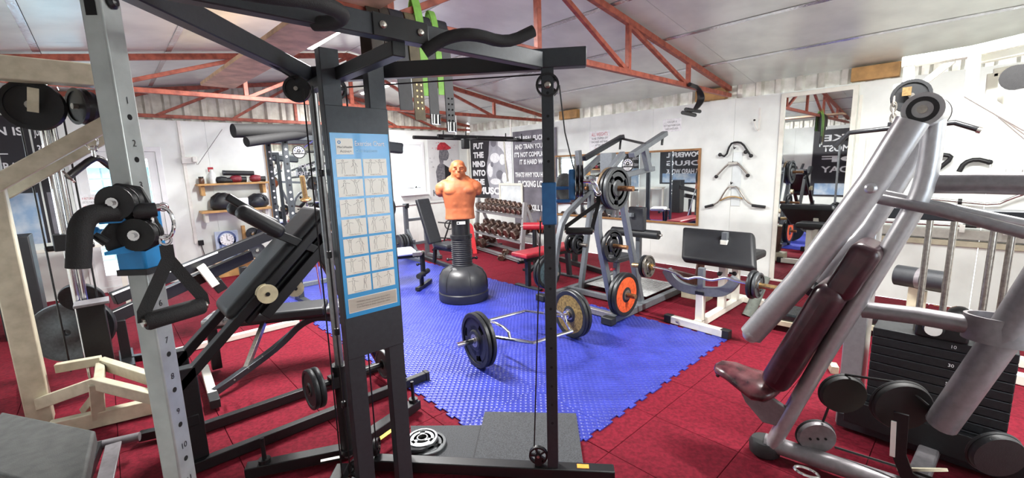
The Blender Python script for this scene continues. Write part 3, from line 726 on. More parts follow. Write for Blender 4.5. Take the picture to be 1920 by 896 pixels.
# ------------------------------------------------------------------ punching dummy
DX, DY = 3.115, 4.28
du = thing('punching_dummy', 'orange torso punching dummy on a black water-filled base', 'punching dummy', (DX, DY, .012))
ORSKIN = mat('orange_rubber_skin', '#a85c36', .6, 0, .10, 9, .08, 60, dirt='#904c2c')
BPLAS = mat('black_plastic', '#2a2b2e', .4, 0, .08, 12, .06, 90)
o0 = (DX, DY, .012)
mesh('base', lathe([(0, 0), (.295, 0), (.305, .015), (.307, .10), (.298, .112), (.303, .125), (.300, .22), (.285, .30), (.245, .365), (.18, .405), (.135, .42), (.0, .42)], o0, UP, 48), BPLAS, du)
for k in range(6):
    g = k*PI/3+.2; pts = []
    for (r, h) in ((.304, .14), (.303, .22), (.289, .30), (.249, .366), (.185, .407)): pts.append(V3((DX+r*math.cos(g), DY+r*math.sin(g), .012+h)))
    mesh('base_rib', tube(pts, .006, 6), BPLAS, du)
pr = [(0, .40), (.128, .40), (.128, .44)]
for k in range(13): pr += [(.128, .44+k*.024), (.118, .448+k*.024), (.118, .456+k*.024), (.128, .462+k*.024)]
mesh('pedestal', lathe(pr+[(.128, .775), (.122, .78), (.0, .78)], o0, UP, 32), BPLAS, du)
mesh('pedestal_tube', lathe([(.0, .76), (.135, .76), (.135, .80), (.112, .805), (.112, 1.0), (.09, 1.03), (0, 1.05)], o0, UP, 32), BLACKG, du)
fw = (V3((0, 0, 0))-V3((DX, DY, 0))); fw.z = 0; fw.normalize(); fw = (fw+V3((-.0, -.12, 0))).normalized(); sd = V3((-fw.y, fw.x, 0))
for s in (-1, 1): mesh('locking_knob', [cyl(V3(o0)+sd*s*.12+UP*.50, V3(o0)+sd*s*.17+UP*.50, .012), ball(V3(o0)+sd*s*.175+UP*.50, .02)], BLACK, du)
lb = mesh('maker_label', box(V3(o0)+fw*.1125+UP*.955, (.10, .002, .035), sd, fw, UP), PLASTICW, du)
mesh('label_mark', [box(V3(o0)+fw*.114-sd*.035+UP*.955, (.018, .001, .022), sd, fw, UP)], INK, lb)
lettering('label_text', 'CENTURY', V3(o0)+fw*.1140+sd*-.012+UP*.948, -sd if False else sd, UP, .018, INK, lb, 'LEFT', wid=.055) if sd.cross(UP).dot(fw) > 0 else lettering('label_text', 'CENTURY', V3(o0)+fw*.1140+sd*.012+UP*.948, -sd, UP, .018, INK, lb, 'LEFT', wid=.055)
def ell(rings, n=24):
    v = []; f = []
    for (z, a, b, of) in rings:
        for k in range(n):
            g = 2*PI*k/n; ca_, sa_ = math.cos(g), math.sin(g); e = .8
            v.append(V3((DX, DY, z))+sd*(a*math.copysign(abs(ca_)**e, ca_))+fw*(b*math.copysign(abs(sa_)**e, sa_)+of))
    for i in range(len(rings)-1):
        for k in range(n): f.append((i*n+k, i*n+(k+1) % n, (i+1)*n+(k+1) % n, (i+1)*n+k))
    f.append(tuple(range(n))[::-1]); f.append(tuple((len(rings)-1)*n+k for k in range(n)))
    return v, f
def blob(p, a, b, c, ux=None, uy=None):
    ux = ux or sd; uy = uy or fw; uz = ux.cross(uy); v = []; f = []; n, m = 14, 9
    for i in range(m):
        t = PI*i/(m-1)
        for k in range(n):
            g = 2*PI*k/n; v.append(V3(p)+ux*(a*max(.02, math.sin(t))*math.cos(g))+uy*(b*max(.02, math.sin(t))*math.sin(g))+uz*(c*math.cos(t)))
    for i in range(m-1):
        for k in range(n): f.append((i*n+k, i*n+(k+1) % n, (i+1)*n+(k+1) % n, (i+1)*n+k))
    f.append(tuple(range(n))[::-1]); f.append(tuple((m-1)*n+k for k in range(n)))
    return v, f
C0 = V3((DX, DY, 0))
def at(s, f_, z): return C0+sd*s+fw*f_+UP*z
sk = [ell([(1.005, .182, .128, 0), (1.02, .180, .127, 0), (1.06, .174, .122, 0), (1.14, .172, .118, .0), (1.24, .19, .124, .005), (1.32, .205, .125, .01), (1.39, .215, .12, .005), (1.435, .19, .105, 0), (1.47, .13, .085, -.005), (1.50, .095, .080, -.005), (1.56, .08, .078, 0), (1.60, .075, .075, .0)])]
for s in (-1, 1):
    sk.append(blob(at(s*.19, .0, 1.385), .09, .09, .075))
    sk.append(blob(at(s*.225, .0, 1.345), .055, .07, .07))
    sk.append(blob(at(s*.09, .085, 1.345), .095, .055, .06))
    sk.append(blob(at(s*.05, .10, 1.20), .05, .025, .05)); sk.append(blob(at(s*.05, .098, 1.11), .05, .022, .045))
    sk.append(blob(at(s*.095, -.01, 1.595), .011, .022, .035))           # ears
    sk.append(blob(at(s*.035, .098, 1.628), .034, .014, .011))           # brow
    sk.append(blob(at(s*.05, .075, 1.585), .025, .02, .022))            # cheek
sk += [blob(at(0, -.005, 1.615), .092, .108, .092), blob(at(0, .0, 1.655), .082, .095, .052), blob(at(0, .03, 1.55), .075, .08, .06), blob(at(0, .085, 1.512), .028, .025, .022),
       blob(at(0, .108, 1.592), .015, .022, .032), blob(at(0, .118, 1.578), .02, .016, .012), blob(at(0, .10, 1.548), .032, .014, .008), blob(at(0, .099, 1.535), .026, .014, .008)]
for s in (-1, 1): sk.append(blob(at(s*.06, -.01, 1.485), .085, .06, .045)); sk.append(blob(at(s*.13, -.005, 1.435), .10, .075, .05))
body = mesh('torso', sk, ORSKIN, du, smooth=80)
rm = body.modifiers.new('remesh', 'REMESH'); rm.mode = 'VOXEL'; rm.voxel_size = .0075; rm.use_smooth_shade = True
sm = body.modifiers.new('smooth', 'SMOOTH'); sm.factor = .5; sm.iterations = 7
for s in (-1, 1): mesh('eye', blob(at(s*.034, .098, 1.606), .013, .006, .0045), mat('rubber_eye', '#a05a3a', .5), du)

# ------------------------------------------------------------------ hex bar with its plates
HA = V3((2.03, 2.66, .237)); HBp = V3((3.08, 2.50, .237)); hd = (HBp-HA).normalized(); hs_ = V3((-hd.y, hd.x, 0)); hm = (HA+HBp)/2
hx = thing('hex_bar', 'chrome hexagonal deadlift bar loaded with black and bronze plates', 'barbell', hm)
poly = [hm+hd*a+hs_*b for a, b in ((-.39, 0), (-.20, .33), (.20, .33), (.39, 0), (.20, -.33), (-.20, -.33))]
mesh('hex_frame', sweep(poly, circp(.0145, 10), (0, 0, 1), True), CHROME, hx)
for s in (-1, 1):
    mesh('sleeve', cyl(hm+hd*s*.38, hm+hd*s*.70, .022, 18), CHROME, hx)
    mesh('collar', disc(hm+hd*s*.44, hd, .04, .025, 20), CHROME, hx)
    mesh('raised_handle', tube([hm+hs_*s*.30+hd*-.13*0-hd*.12+V3((0, 0, 0)), hm+hs_*s*.30-hd*.12+UP*.075, hm+hs_*s*.30+hd*.12+UP*.075, hm+hs_*s*.30+hd*.12], .0135, 10), CHROME, hx) if False else None
for s in (-1, 1):
    e = hm+hd*s*.30
    mesh('raised_handle', tube([e-hs_*.155, e-hs_*.13+UP*.075, e+hs_*.13+UP*.075, e+hs_*.155], .0125, 10, it=1), CHROME, hx)
BRZ = mat('bronze_paint', '#8a7340', .5, .35, .25, 50, .3, 90, dirt='#5d4b28')
ORP = mat('orange_plate_paint', '#d85a2c', .5, .1, .18, 40, .2, 90, dirt='#b8481f')
TEAL = mat('dull_teal_paint', '#5d7376', .5, .2, .2, 40, .2, 90)
PR = .225
plate('outer big black grip plate on the bare sleeve end of the hex bar', HA+hd*.005, hd, PR, .038, PLATEB, 'grip', group='black plates on the hex bar', rot=1.1)
plate('inner big black grip plate on the hex bar beside the outer one', HA+hd*.05, hd, PR, .038, PLATEB, 'grip', group='black plates on the hex bar', rot=1.1)
plate('bronze faced plate with black rim on the hex bar', HBp-hd*.045, hd, PR, .042, PLATEB, 'solid', face=BRZ)
plate('plain black plate behind the bronze faced plate on the hex bar', HBp-hd*.0, hd, PR, .04, PLATEB, 'solid')

# ------------------------------------------------------------------ grey plate-loaded pulldown machine
gm = thing('plate_loaded_machine', 'grey plate-loaded pulldown machine with two lever arms in front of the wide mirror', 'gym machine', (4.3, 3.0, 0))
yR, yL = 2.5, 3.42
mesh('base_rail', beam((3.56, yR-.06, .05), (5.2, yR-.06, .05), .07, .07), GREY, gm, bevel=.005)
mesh('base_rail', beam((3.7, yL+.05, .05), (5.2, yL+.05, .05), .07, .07), GREY, gm, bevel=.005)
for x in (3.70, 4.2, 5.16): mesh('cross_rail', beam((x, yR-.03, .05), (x, yL+.02, .05), .06, .06), GREY if x > 3.8 else SILVERD, gm, bevel=.005)
mesh('rubber_foot', box((3.55, yR-.06, .052), (.09, .13, .078)), RUBBER, gm, bevel=.01)
mesh('rubber_foot', box((3.68, yL+.06, .052), (.09, .13, .078)), RUBBER, gm, bevel=.01)
DIA = mat('diamond_plate', '#c4c6c5', .36, .3, .1, 30)
fp_ = mesh('footplate', box((4.78, 2.95, .088), (.74, .86, .006)), DIA, gm)
q = []
for i in range(13):
    for j in range(15):
        a = R(45 if (i+j) % 2 else -45); c = V3((4.45+i*.055, 2.57+j*.054, .0925)); q.append(box(c, (.034, .009, .004), (math.cos(a), math.sin(a), 0), (-math.sin(a), math.cos(a), 0)))
tread = mesh('tread', q, DIA, fp_, smooth=0); tread['kind'] = 'stuff'
def pl(pts, y, w=.06, h=.06, it=0, nm='upright', m=GREY):
    p = [PY(a, b, y) for a, b in pts]
    return mesh(nm, sweep(smoothpts(p, it=it) if it else p, rectp(w, h), (0, 1, 0)), m, gm, bevel=.005)
pl([(1203, 572), (1171, 400), (1162, 335)], yR)
pl([(1152, 588), (1137, 518), (1116, 405), (1135, 378), (1168, 345)], yR, it=1)
pl([(1088, 548), (1106, 400), (1110, 330)], yL)
pl([(1035, 560), (1044, 460), (1056, 408), (1085, 378), (1112, 352)], yL, it=1)
pl([(1084, 282), (1088, 330), (1096, 360)], yL, .07, .055)
pl([(1207, 272), (1216, 318)], yR+.1, .075, .06)
ymid = (yR+yL)/2
mesh('head_beam', beam(PY(1104, 352, yL), PY(1166, 350, yR), .06, .06), GREY, gm, bevel=.005)
mesh('head_bracket', box(PY(1140, 305, ymid), (.09, .16, .22)), GREY, gm, bevel=.006)
mesh('cross_bar', beam(PY(1160, 331, yR+.15), PY(1225, 316, yR+.15), .05, .055), GREY, gm, bevel=.005)
pl([(1094, 298), (1167, 256)], yL, .055, .075, nm='lever_arm', m=CHAR)
pl([(1184, 291), (1247, 250)], yR+.1, .055, .075, nm='lever_arm')
pl([(1088, 330), (1127, 293)], yL-.1, .055, .06, nm='lever_arm')
pl([(1142, 320), (1168, 288)], yR+.05, .055, .06, nm='lever_arm')
mesh('link_bar', cyl(PY(1167, 260, yL), PY(1210, 270, yR+.1), .016, 12), BLACK, gm)
mesh('handle', tube([PY(1243, 256, yR+.1), PY(1242, 262, yR+.09), PY(1241, 272, yR+.09)], .014, 12), BLACK, gm)
mesh('handle', tube([PY(1164, 262, yL), PY(1163, 270, yL), PY(1162, 280, yL)], .014, 12), BLACK, gm)
def peg(p, q_, r, m): return mesh('weight_peg', cyl(p, q_, r, 16), m, gm)
pU = PY(1142, 353, yR); peg(pU+V3((0, .1, 0)), pU+V3((0, -.27, .0)), .025, RUST)
pM = PY(1137, 459, yR); peg(pM+V3((0, .1, 0)), pM+V3((0, -.24, .0)), .021, RUST)
pO = V3((3.72, 2.41, .300)); peg(pO+V3((0, .12, 0)), pO+V3((0, -.17, 0)), .024, RUST)
mesh('peg_bracket', [beam(pO+V3((.0, .1, 0)), V3((3.86, yR-.05, .07)), .05, .05)], GREY, gm)
mesh('peg_bracket', [beam(pM+V3((.0, .09, 0)), PY(1128, 470, yR), .05, .05)], GREY, gm)
pUL = PY(1062, 352, yL+.28); peg(pUL+V3((0, -.34, 0)), pUL+V3((0, .12, 0)), .025, RUST)
pML = PY(1072, 456, yL+.2); peg(pML+V3((0, -.25, 0)), pML+V3((0, .12, 0)), .021, STEEL)
pOL = V3((3.93, yL+.22, .30)); peg(pOL+V3((0, -.2, 0)), pOL+V3((0, .1, 0)), .024, STEEL)
plate('outer grey grip plate on the rusty upper peg', pU+V3((0, -.09, 0)), (0, 1, 0), .21, .04, PLATEG, 'grip', None, rot=.6, group='plates on the upper peg')
plate('black plate behind the grip plate on the rusty upper peg', pU+V3((0, -.045, 0)), (0, 1, 0), .205, .036, PLATEB, 'solid', None, group='plates on the upper peg')
plate('rust-edged plate innermost on the upper peg', pU+V3((0, -.005, 0)), (0, 1, 0), .205, .03, mat('rusty_plate', '#6d5b45', .55, .4, .2, 40, .2, 120), 'solid', None, group='plates on the upper peg')
plate('open-spoked black plate on the middle peg of the pulldown machine', pM+V3((0, -.07, 0)), (0, 1, 0), .165, .04, PLATEB, 'grip', None, rot=.9, op_=.55)
plate('bright orange faced plate with black rim', pO+V3((0, -.055, 0)), (0, 1, 0), .225, .042, PLATEB, 'solid', face=ORP)
plate('plain black plate behind the orange faced plate', pO+V3((0, -.008, 0)), (0, 1, 0), .222, .042, PLATEB, 'solid')
plate('teal faced plate low on the pulldown machine beside the dark post', pOL+V3((0, -.05, 0)), (0, 1, 0), .215, .042, PLATEB, 'solid', face=TEAL)
plate('plain black plate behind the teal faced plate', pOL+V3((0, .0, 0)), (0, 1, 0), .215, .042, PLATEB, 'solid')
plate('grey plate high behind the blue sleeve of the dark post', pUL+V3((0, .03, 0)), (0, 1, 0), .19, .04, PLATEG, 'solid', None)
plate('inner spoked black plate on the left middle peg', pML+V3((0, -.12, 0)), (0, 1, 0), .135, .032, PLATEB, 'grip', None, group='spoked plates on the left middle peg')
plate('outer spoked black plate on the left middle peg', pML+V3((0, .0, 0)), (0, 1, 0), .135, .032, PLATEB, 'grip', None, group='spoked plates on the left middle peg')
# seat and thigh pads of the pulldown machine
sx = V3((4.33, 2.9, 0))
mesh('seat_post', beam((4.42, 2.93, .08), (4.42, 2.93, .46), .06, .06), GREY, gm, bevel=.004)
mesh('seat', box((4.42, 2.93, .50), (.36, .30, .07)), VINYLG, gm, bevel=.025, seg=4)
mesh('thigh_post', beam((4.95, 2.95, .08), (4.95, 2.95, .98), .06, .06), GREY, gm, bevel=.004)
mesh('thigh_roller', cyl((4.85, 2.62, .74), (4.85, 3.28, .74), .055, 20), VINYL, gm)
mesh('roller_axle', cyl((4.85, 2.58, .74), (4.85, 3.32, .74), .014, 12), STEEL, gm)
mesh('chest_pad', box(PY(1195, 410, 2.9), (.08, .22, .30)), VINYLG, gm, bevel=.02, seg=3)
mesh('adjuster', [beam((4.95, 2.95, .96), (4.72, 2.95, .98), .05, .05), cyl((4.9, 2.95, .98), (4.9, 2.95, 1.06), .012), ball((4.9, 2.95, 1.07), .022)], GREY, gm, bevel=.003)
mesh('pull_knob', [cyl((4.38, 2.93, .36), (4.33, 2.93, .36), .008), ball((4.32, 2.93, .36), .018)], REDV, gm)
# ------------------------------------------------------------------ dumbbell rack by the poster wall
ra, rb = V3((5.34, 6.90, 0)), V3((4.97, 5.16, 0)); ru = (rb-ra).normalized(); rv = V3((-ru.y, ru.x, 0)); rv = rv if rv.x > 0 else -rv; RL = (rb-ra).length
rk = thing('dumbbell_rack', 'silver three-shelf dumbbell rack below the posters', 'rack', (ra+rb)/2)
SHZ = (.09, .40, .82)
for e in (.03, RL-.03):
    p = ra+ru*e
    mesh('upright', sweep([p+rv*.02+UP*0, p+rv*.12+UP*1.02], rectp(.07, .05), ru), SILVER, rk, bevel=.004)
    mesh('foot', beam(p-rv*.02+UP*.025, p+rv*.62+UP*.025, .06, .05), BLACK, rk, bevel=.004)
    mesh('back_strut', beam(p+rv*.50+UP*.04, p+rv*.14+UP*.95, .05, .05), SILVER, rk, bevel=.004)
for z in SHZ:
    of = .02+.11*z
    for k, (dv, dz) in enumerate(((-.03, -.02), (.20, .06))):
        p = ra+rv*(of+dv)+UP*(z+dz-.03)
        mesh('shelf_rail', beam(p+ru*.02, p+ru*(RL-.02), .085, .012, (rv*-.35+UP)), SILVERD, rk, bevel=.002)
HEXM = mat('dumbbell_iron', '#6b5850', .3, .75, .2, 40, .1, 120, dirt='#43352f')
def hexhead(o, ax, r, L):
    d, s, u = frame(ax); v = []
    for h, k in ((-L/2, .82), (-L*.32, 1), (L*.32, 1), (L/2, .82)):
        for i in range(6): v.append(V3(o)+d*h+(s*math.cos(PI/3*i)+u*math.sin(PI/3*i))*r*k)
    f = [(i*6+j, i*6+(j+1) % 6, (i+1)*6+(j+1) % 6, (i+1)*6+j) for i in range(3) for j in range(6)]
    return v, f+[tuple(range(6))[::-1], tuple(range(18, 24))]
def dumbbell(c, ax, r, L, label, group):
    d = V3(ax).normalized(); c = V3(c); hl = r*1.15
    o = thing('hex_dumbbell', label, 'dumbbell', c, group)
    for s in (-1, 1): mesh('head', hexhead(c+d*s*(L/2-hl/2), d, r, hl), HEXM, o, smooth=0)
    mesh('handle', tube([c-d*(L/2-hl), c-d*(L/2-hl)*.4, c+d*(L/2-hl)*.4, c+d*(L/2-hl)], [.013, .017, .017, .013], 12), STEEL, o)
    return o
tilt = (rv+UP*.33).normalized()
def row(z, us, rs, nm):
    of = .02+.11*z
    for u, r in zip(us, rs):
        L = .20+r*1.4
        c = ra+ru*(u*RL)+rv*(of+.085)+UP*(z+.012+r*.95)
        dumbbell(c, tilt, r, L, 'brown iron hex dumbbell on the %s shelf of the dumbbell rack' % nm, 'dumbbells on the %s shelf' % nm)
row(SHZ[2], [.05+.095*k for k in range(10)], [.078, .078, .076, .075, .074, .072, .070, .064, .060, .055], 'top')
row(SHZ[1], [.05+.135*k for k in range(7)], [.086, .088, .088, .084, .088, .094, .092], 'middle')
row(SHZ[0], [.06, .19], [.095, .10], 'bottom')
dumbbell(FL(944, 478, .075), (.5, .3, .12), .07, .34, 'brown hex dumbbell lying askew at the end of the bottom shelf', 'dumbbells on the bottom shelf')
mesh('bottom_tray', beam(ra+rv*.02+ru*.05+UP*.055, rb+rv*.02-ru*.05+UP*.055, .10, .01), SILVERD, rk)

# white framed board behind the rack
FX = XR-.01
def wallrect(name, y0, y1, z0, z1, th, m, parent=None, x=XR, **k): return mesh(name, box2((x-th, y0, z0), (x, y1, z1)), m, parent, **k)
fb = thing('framed_board', 'white framed glossy board standing above the dumbbells', 'picture frame', (XR, 6.9, .64))
mesh('frame', [ringbox((XR-.05, 7.27, .64), (0, -1, 0), UP, .74, .63, .05, .03)], WHITEP, fb, bevel=.006)
mesh('sheet', box2((XR-.065, 6.575, .685), (XR-.055, 7.225, 1.225)), mat('glossy_sheet', '#dfe5e8', .12, 0, .1, 5), fb, smooth=0)

# posters on the right wall ------------------------------------------
POSTB = mat('poster_black', '#24232a', .5, 0, .1, 3); POSTW = mat('poster_white', '#eeeff1', .5); POSTG = mat('poster_grey', '#a8a8b0', .5, 0, .1, 6); POSTM = mat('poster_mid_grey', '#77767f', .5, 0, .1, 6)
po = thing('muscle_poster', 'black and white poster of a muscular torso reading put the mind into the muscle', 'poster', (XR, 7.6, .92))
mesh('sheet', box2((XR-.006, 6.90, .92), (XR, 8.32, 2.30)), POSTB, po, smooth=0)
def onwall(name, pts, x, m, parent, th=.001):
    """flat shape on the right wall, points are (y, z)"""
    return mesh(name, prism([(-(y), z) for y, z in pts], (x, 0, 0), (0, -1, 0), UP, th), m, parent, smooth=0)
onwall('light_panel', [(7.45, .92), (7.45, 2.30), (6.90, 2.30), (6.90, .92)], XR-.007, POSTW, po)
onwall('figure', [(7.62, .93), (7.66, 1.15), (7.70, 1.30), (7.75, 1.52), (7.72, 1.72), (7.66, 1.88), (7.64, 2.05), (7.62, 2.20), (7.55, 2.28), (7.40, 2.27), (7.33, 2.18), (7.34, 2.08), (7.24, 2.02), (7.12, 1.90), (7.06, 1.70), (7.02, 1.50), (7.05, 1.32), (7.2, 1.22), (7.3, 1.12), (7.33, .93)], XR-.0085, POSTG, po)
for k, (cy, cz, a, b, m) in enumerate(((7.48, 2.16, .10, .10, POSTM), (7.45, 1.82, .16, .11, POSTW), (7.2, 1.78, .10, .12, POSTW), (7.62, 1.55, .09, .16, POSTW), (7.3, 1.45, .12, .10, POSTM), (7.45, 1.3, .18, .07, POSTW), (7.15, 1.38, .08, .12, POSTW), (7.5, 1.08, .1, .08, POSTM), (7.55, 1.68, .05, .06, POSTM))):
    onwall('figure_tone', [(cy+a*math.cos(2*PI*i/14), cz+b*math.sin(2*PI*i/14)) for i in range(14)], XR-.0093-k*.0002, m, po)
for k, s in enumerate(('PUT', 'THE', 'MIND', 'INTO', 'THE')):
    lettering('poster_text', s, (XR-.0115, 8.02, 2.05-k*.205), (0, -1, 0), UP, .175, POSTW, po, wid=(.36, .38, .46, .46, .38)[k], bold=.05)
lettering('poster_text', 'MUSCLE', (XR-.0115, 7.55, 1.02), (0, -1, 0), UP, .21, POSTW, po, wid=1.02, bold=.05)
bn = thing('grey_banner', 'grey fabric banner with white capital lettering hung beside the torso poster', 'banner', (XR, 6.2, .25))
# softly folded cloth
v = []; f = []; ny_, nz_ = 34, 26
for i in range(ny_+1):
    for j in range(nz_+1):
        y = 6.84-1.22*i/ny_; z = .25+2.08*j/nz_; u_ = i/ny_
        v.append(V3((XR-.022+.009*math.sin(11*u_+2.2*(1-j/nz_))+.006*math.sin(23*u_-3*j/nz_), y, z)))
for i in range(ny_):
    for j in range(nz_): f.append((i*(nz_+1)+j, (i+1)*(nz_+1)+j, (i+1)*(nz_+1)+j+1, i*(nz_+1)+j+1))
mesh('cloth', (v, f), mat('banner_cloth', '#77747d', .8, 0, .12, 3, dirt='#5b5861'), bn, smooth=60)
for k, (s, y, z, h, w_) in enumerate((('EAT REAL FUCKING', 6.24, 2.13, .10, 1.02), ('AND TRAIN YOUR ASS', 6.24, 1.97, .10, 1.04), ("IT'S NOT COMPLICATED", 6.23, 1.81, .10, 1.10), ('IT IS HARD WORK', 6.2, 1.66, .10, .86), ('THATS WHY YOU HAVE TO', 6.22, 1.40, .10, 1.10), ('FUCKING LOVE IT', 6.2, 1.20, .13, .98), ('KILL IT', 6.12, .72, .12, .40))):
    lettering('banner_text', s, (XR-.04, y, z), (0, -1, 0), UP, h*1.3, POSTW, bn, wid=w_, bold=.04)
fl_ = []
for k in range(9):
    y = 6.35-.08*k; h_ = .12+.13*((k*5) % 4)/3
    onwall('flame', [(y+.06, .27), (y+.02, .27+h_), (y-.01, .27+h_*.6), (y-.05, .27+h_*1.4), (y-.08, .27)], XR-.038, mat('flame_orange', '#d0703a', .7) if k % 2 else mat('flame_brown', '#7c3a2a', .7), bn)

# folded red floor sign beside the rack
rs_ = thing('floor_sign', 'red plastic folding floor sign propped beside the dumbbell rack', 'sign', FL(882, 476))
RPL = mat('red_plastic', '#d2333a', .4, 0, .08, 10)
sp0 = FL(882, 476); vd = V3((sp0.x, sp0.y, 0)).normalized(); vs = V3((vd.y, -vd.x, 0))
def rsp(a, b): return [(-.13, 0), (-.05, 0), (-.045, .1), (.045, .1), (.05, 0), (.13, 0), (.075, .52), (.03, .58), (-.03, .58), (-.075, .52)]
mesh('front_leaf', prism(rsp(0, 0), sp0+UP*.0, vs, UP+vd*.12, .015), RPL, rs_, bevel=.004)
mesh('rear_leaf', prism(rsp(0, 0), sp0+vd*.17+UP*.0, vs, UP-vd*.12, .015), RPL, rs_, bevel=.004)

# red bench in front of the rack --------------------------------------
rbx = thing('flat_bench', 'red padded flat bench on dark legs near the dumbbell rack', 'bench', (3.98, 4.05, 0))
bd = V3((.93, -.02, 0)).normalized()
pc_ = V3((3.86, 4.02, .47))
bs = V3((-bd.y, bd.x, 0))
mesh('pad', box(pc_+bd*.52, (1.12, .30, .065), bd, bs), REDV, rbx, bevel=.025, seg=4)
mesh('pad_board', box(pc_+bd*.52-UP*.04, (1.0, .22, .02), bd, bs), BLACK, rbx)
mesh('spine', beam(pc_+bd*.08-UP*.075, pc_+bd*.98-UP*.075, .05, .06), BLACK, rbx, bevel=.004)
for t_ in (.13, .92):
    q = pc_+bd*t_; mesh('leg', beam(V3((q.x+(-.0 if t_ < .5 else .05), q.y, .02)), q-UP*.09, .06, .06, bd), CHAR, rbx, bevel=.004)
    mesh('foot', box((q.x+(-.0 if t_ < .5 else .05), q.y, .015), (.07, .46, .03)), CHAR, rbx, bevel=.004)
mesh('brace', beam(V3((pc_.x+.16, pc_.y, .22)), pc_+bd*.45-UP*.09, .04, .04), CHAR, rbx, bevel=.003)
mesh('adjuster_knob', [cyl(pc_+bd*.03-UP*.09, pc_-bd*.02-UP*.09, .012), ball(pc_-bd*.03-UP*.09, .024)], BLACK, rbx)
# red roller pad standing behind the bench
rr_ = thing('roller_bench', 'red roller pad on a black upright behind the red flat bench', 'gym machine', (5.0, 4.62, 0))
rc = ZA(1002, 424, 5.0, 4.62)
mesh('roller', cyl(rc-V3((.1, -.14, 0)), rc+V3((.1, -.14, 0)), .06, 20), REDV, rr_)
mesh('upright', beam((rc.x, rc.y, .03), (rc.x, rc.y, rc.z), .05, .05), BLACK, rr_, bevel=.003)
mesh('base', [box((rc.x, rc.y, .02), (.5, .07, .04)), box((rc.x, rc.y, .02), (.07, .4, .04))], BLACK, rr_, bevel=.004)
mesh('crossbar', cyl(rc-V3((.13, -.18, 0)), rc+V3((.13, -.18, 0)), .015), STEEL, rr_)
# long dark floor rail with an upright stub against the wall under the mirror
fr = thing('floor_stand', 'low black floor rail with an upright peg under the wide mirror', 'stand', (5.7, 4.6, 0))
mesh('rail', beam(FL(1050, 485, .04), FL(1150, 515, .04), .07, .07), BLACK, fr, bevel=.004)
p_ = FL(1078, 490, .05); mesh('upright_peg', [box(p_+UP*.13, (.07, .07, .25)), box(p_+UP*.27, (.09, .09, .03))], BLACK, fr, bevel=.004)

# ------------------------------------------------------------------ bench press station near the far wall
bp = thing('bench_press_station', 'grey bench press station with upright black backrest by the window wall', 'gym machine', (4.2, 6.7, 0))
yb = 7.0
U1, U2 = PY(760, 420, yb).x, PY(778, 420, yb).x
for x in (3.90, 4.30, ):
    mesh('upright', beam((x, yb, .04), (x, yb, 1.02), .07, .06, (0, 1, 0)), GREY, bp, bevel=.004)
    mesh('foot', beam((x, yb-.45, .041), (x, yb+.35, .041), .06, .06), GREY, bp, bevel=.004)
    mesh('bar_hook', [box((x, yb-.05, .955), (.05, .08, .025)), box((x, yb-.09, .99), (.05, .015, .07))], BLACK, bp, bevel=.003)
    mesh('diagonal_brace', beam((x, yb-.38, .06), (x, yb-.02, .55), .05, .05), GREY, bp, bevel=.003)
mesh('cross_tie', beam((3.90, yb, .72), (4.30, yb, .72), .05, .05), GREY, bp, bevel=.003)
mesh('cross_tie', beam((3.90, yb, .28), (4.30, yb, .28), .05, .05), GREY, bp, bevel=.003)
b0, b1 = PY(791, 373, 6.35), PY(816, 456, 6.15)
mesh('backrest', box((b0+b1)/2, ((b0-b1).length, .27, .07), (b0-b1), (1, 0.15, 0)), VINYLG, bp, bevel=.025, seg=4)
mesh('seat', box(b1+V3((.10, -.20, -.02)), (.30, .40, .07)), VINYLG, bp, bevel=.025, seg=4)
mesh('seat_frame', [beam(b1+V3((.06, .1, -.09)), b1+V3((.12, -.42, -.09)), .06, .06)], BLACK, bp, bevel=.004)
mesh('seat_leg', beam(b1+V3((.12, -.38, -.1)), V3((b1.x+.12, b1.y-.42, .03)), .05, .05), BLACK, bp, bevel=.003)
mesh('seat_leg', beam(b1+V3((.06, .1, -.1)), V3((b1.x+.06, b1.y+.15, .03)), .05, .05), BLACK, bp, bevel=.003)
mesh('floor_rail', beam(FL(792, 481, .03), FL(856, 504, .03), .07, .06), CHAR, bp, bevel=.004)
bar = thing('barbell', 'steel barbell resting on the bench press hooks', 'barbell', (4.35, yb-.05, .985))
B0, B1 = V3((3.45, yb-.055, .985)), V3((5.15, yb-.055, .985))
mesh('shaft', cyl(B0, B1, .014, 14), CHROME, bar)
for s, p in ((1, B0), (-1, B1)): mesh('sleeve', cyl(p-V3((s*.16, 0, 0)), p+V3((s*.2, 0, 0)), .024, 16), CHROME, bar)
for k, (x, r, m) in enumerate(((3.50, .12, PLATEB), (3.545, .14, PLATEB), (3.59, .16, PLATEB))):
    plate(('outermost small', 'middle-sized', 'innermost larger')[k]+' black plate on the barbell end by the window', (x, yb-.055, .985), (1, 0, 0), r, .03, m, 'solid', None, group='plates on the benched barbell')
plate('black spoked plate on the barbell end behind the dummy', (5.0, yb-.055, .985), (1, 0, 0), .135, .03, PLATEB, 'grip', group='plates on the benched barbell')
# storage peg with plates at the foot of the station
mesh('storage_peg', cyl((3.93, yb-.2, .36), (3.55, yb-.2, .36), .016, 12), STEEL, bp)
mesh('storage_arm', beam((3.90, yb, .36), (3.90, yb-.24, .36), .05, .05), GREY, bp)
for k in range(4):
    plate('black plate number set stored low on the bench press station', (3.62+.055*k, yb-.2, .36), (1, 0, 0), .15, .032, PLATEB if k % 2 else PLATEG, 'solid', None, group='plates stored low on the bench press station')['label'] = 'iron plate stored on the low peg of the bench press station'

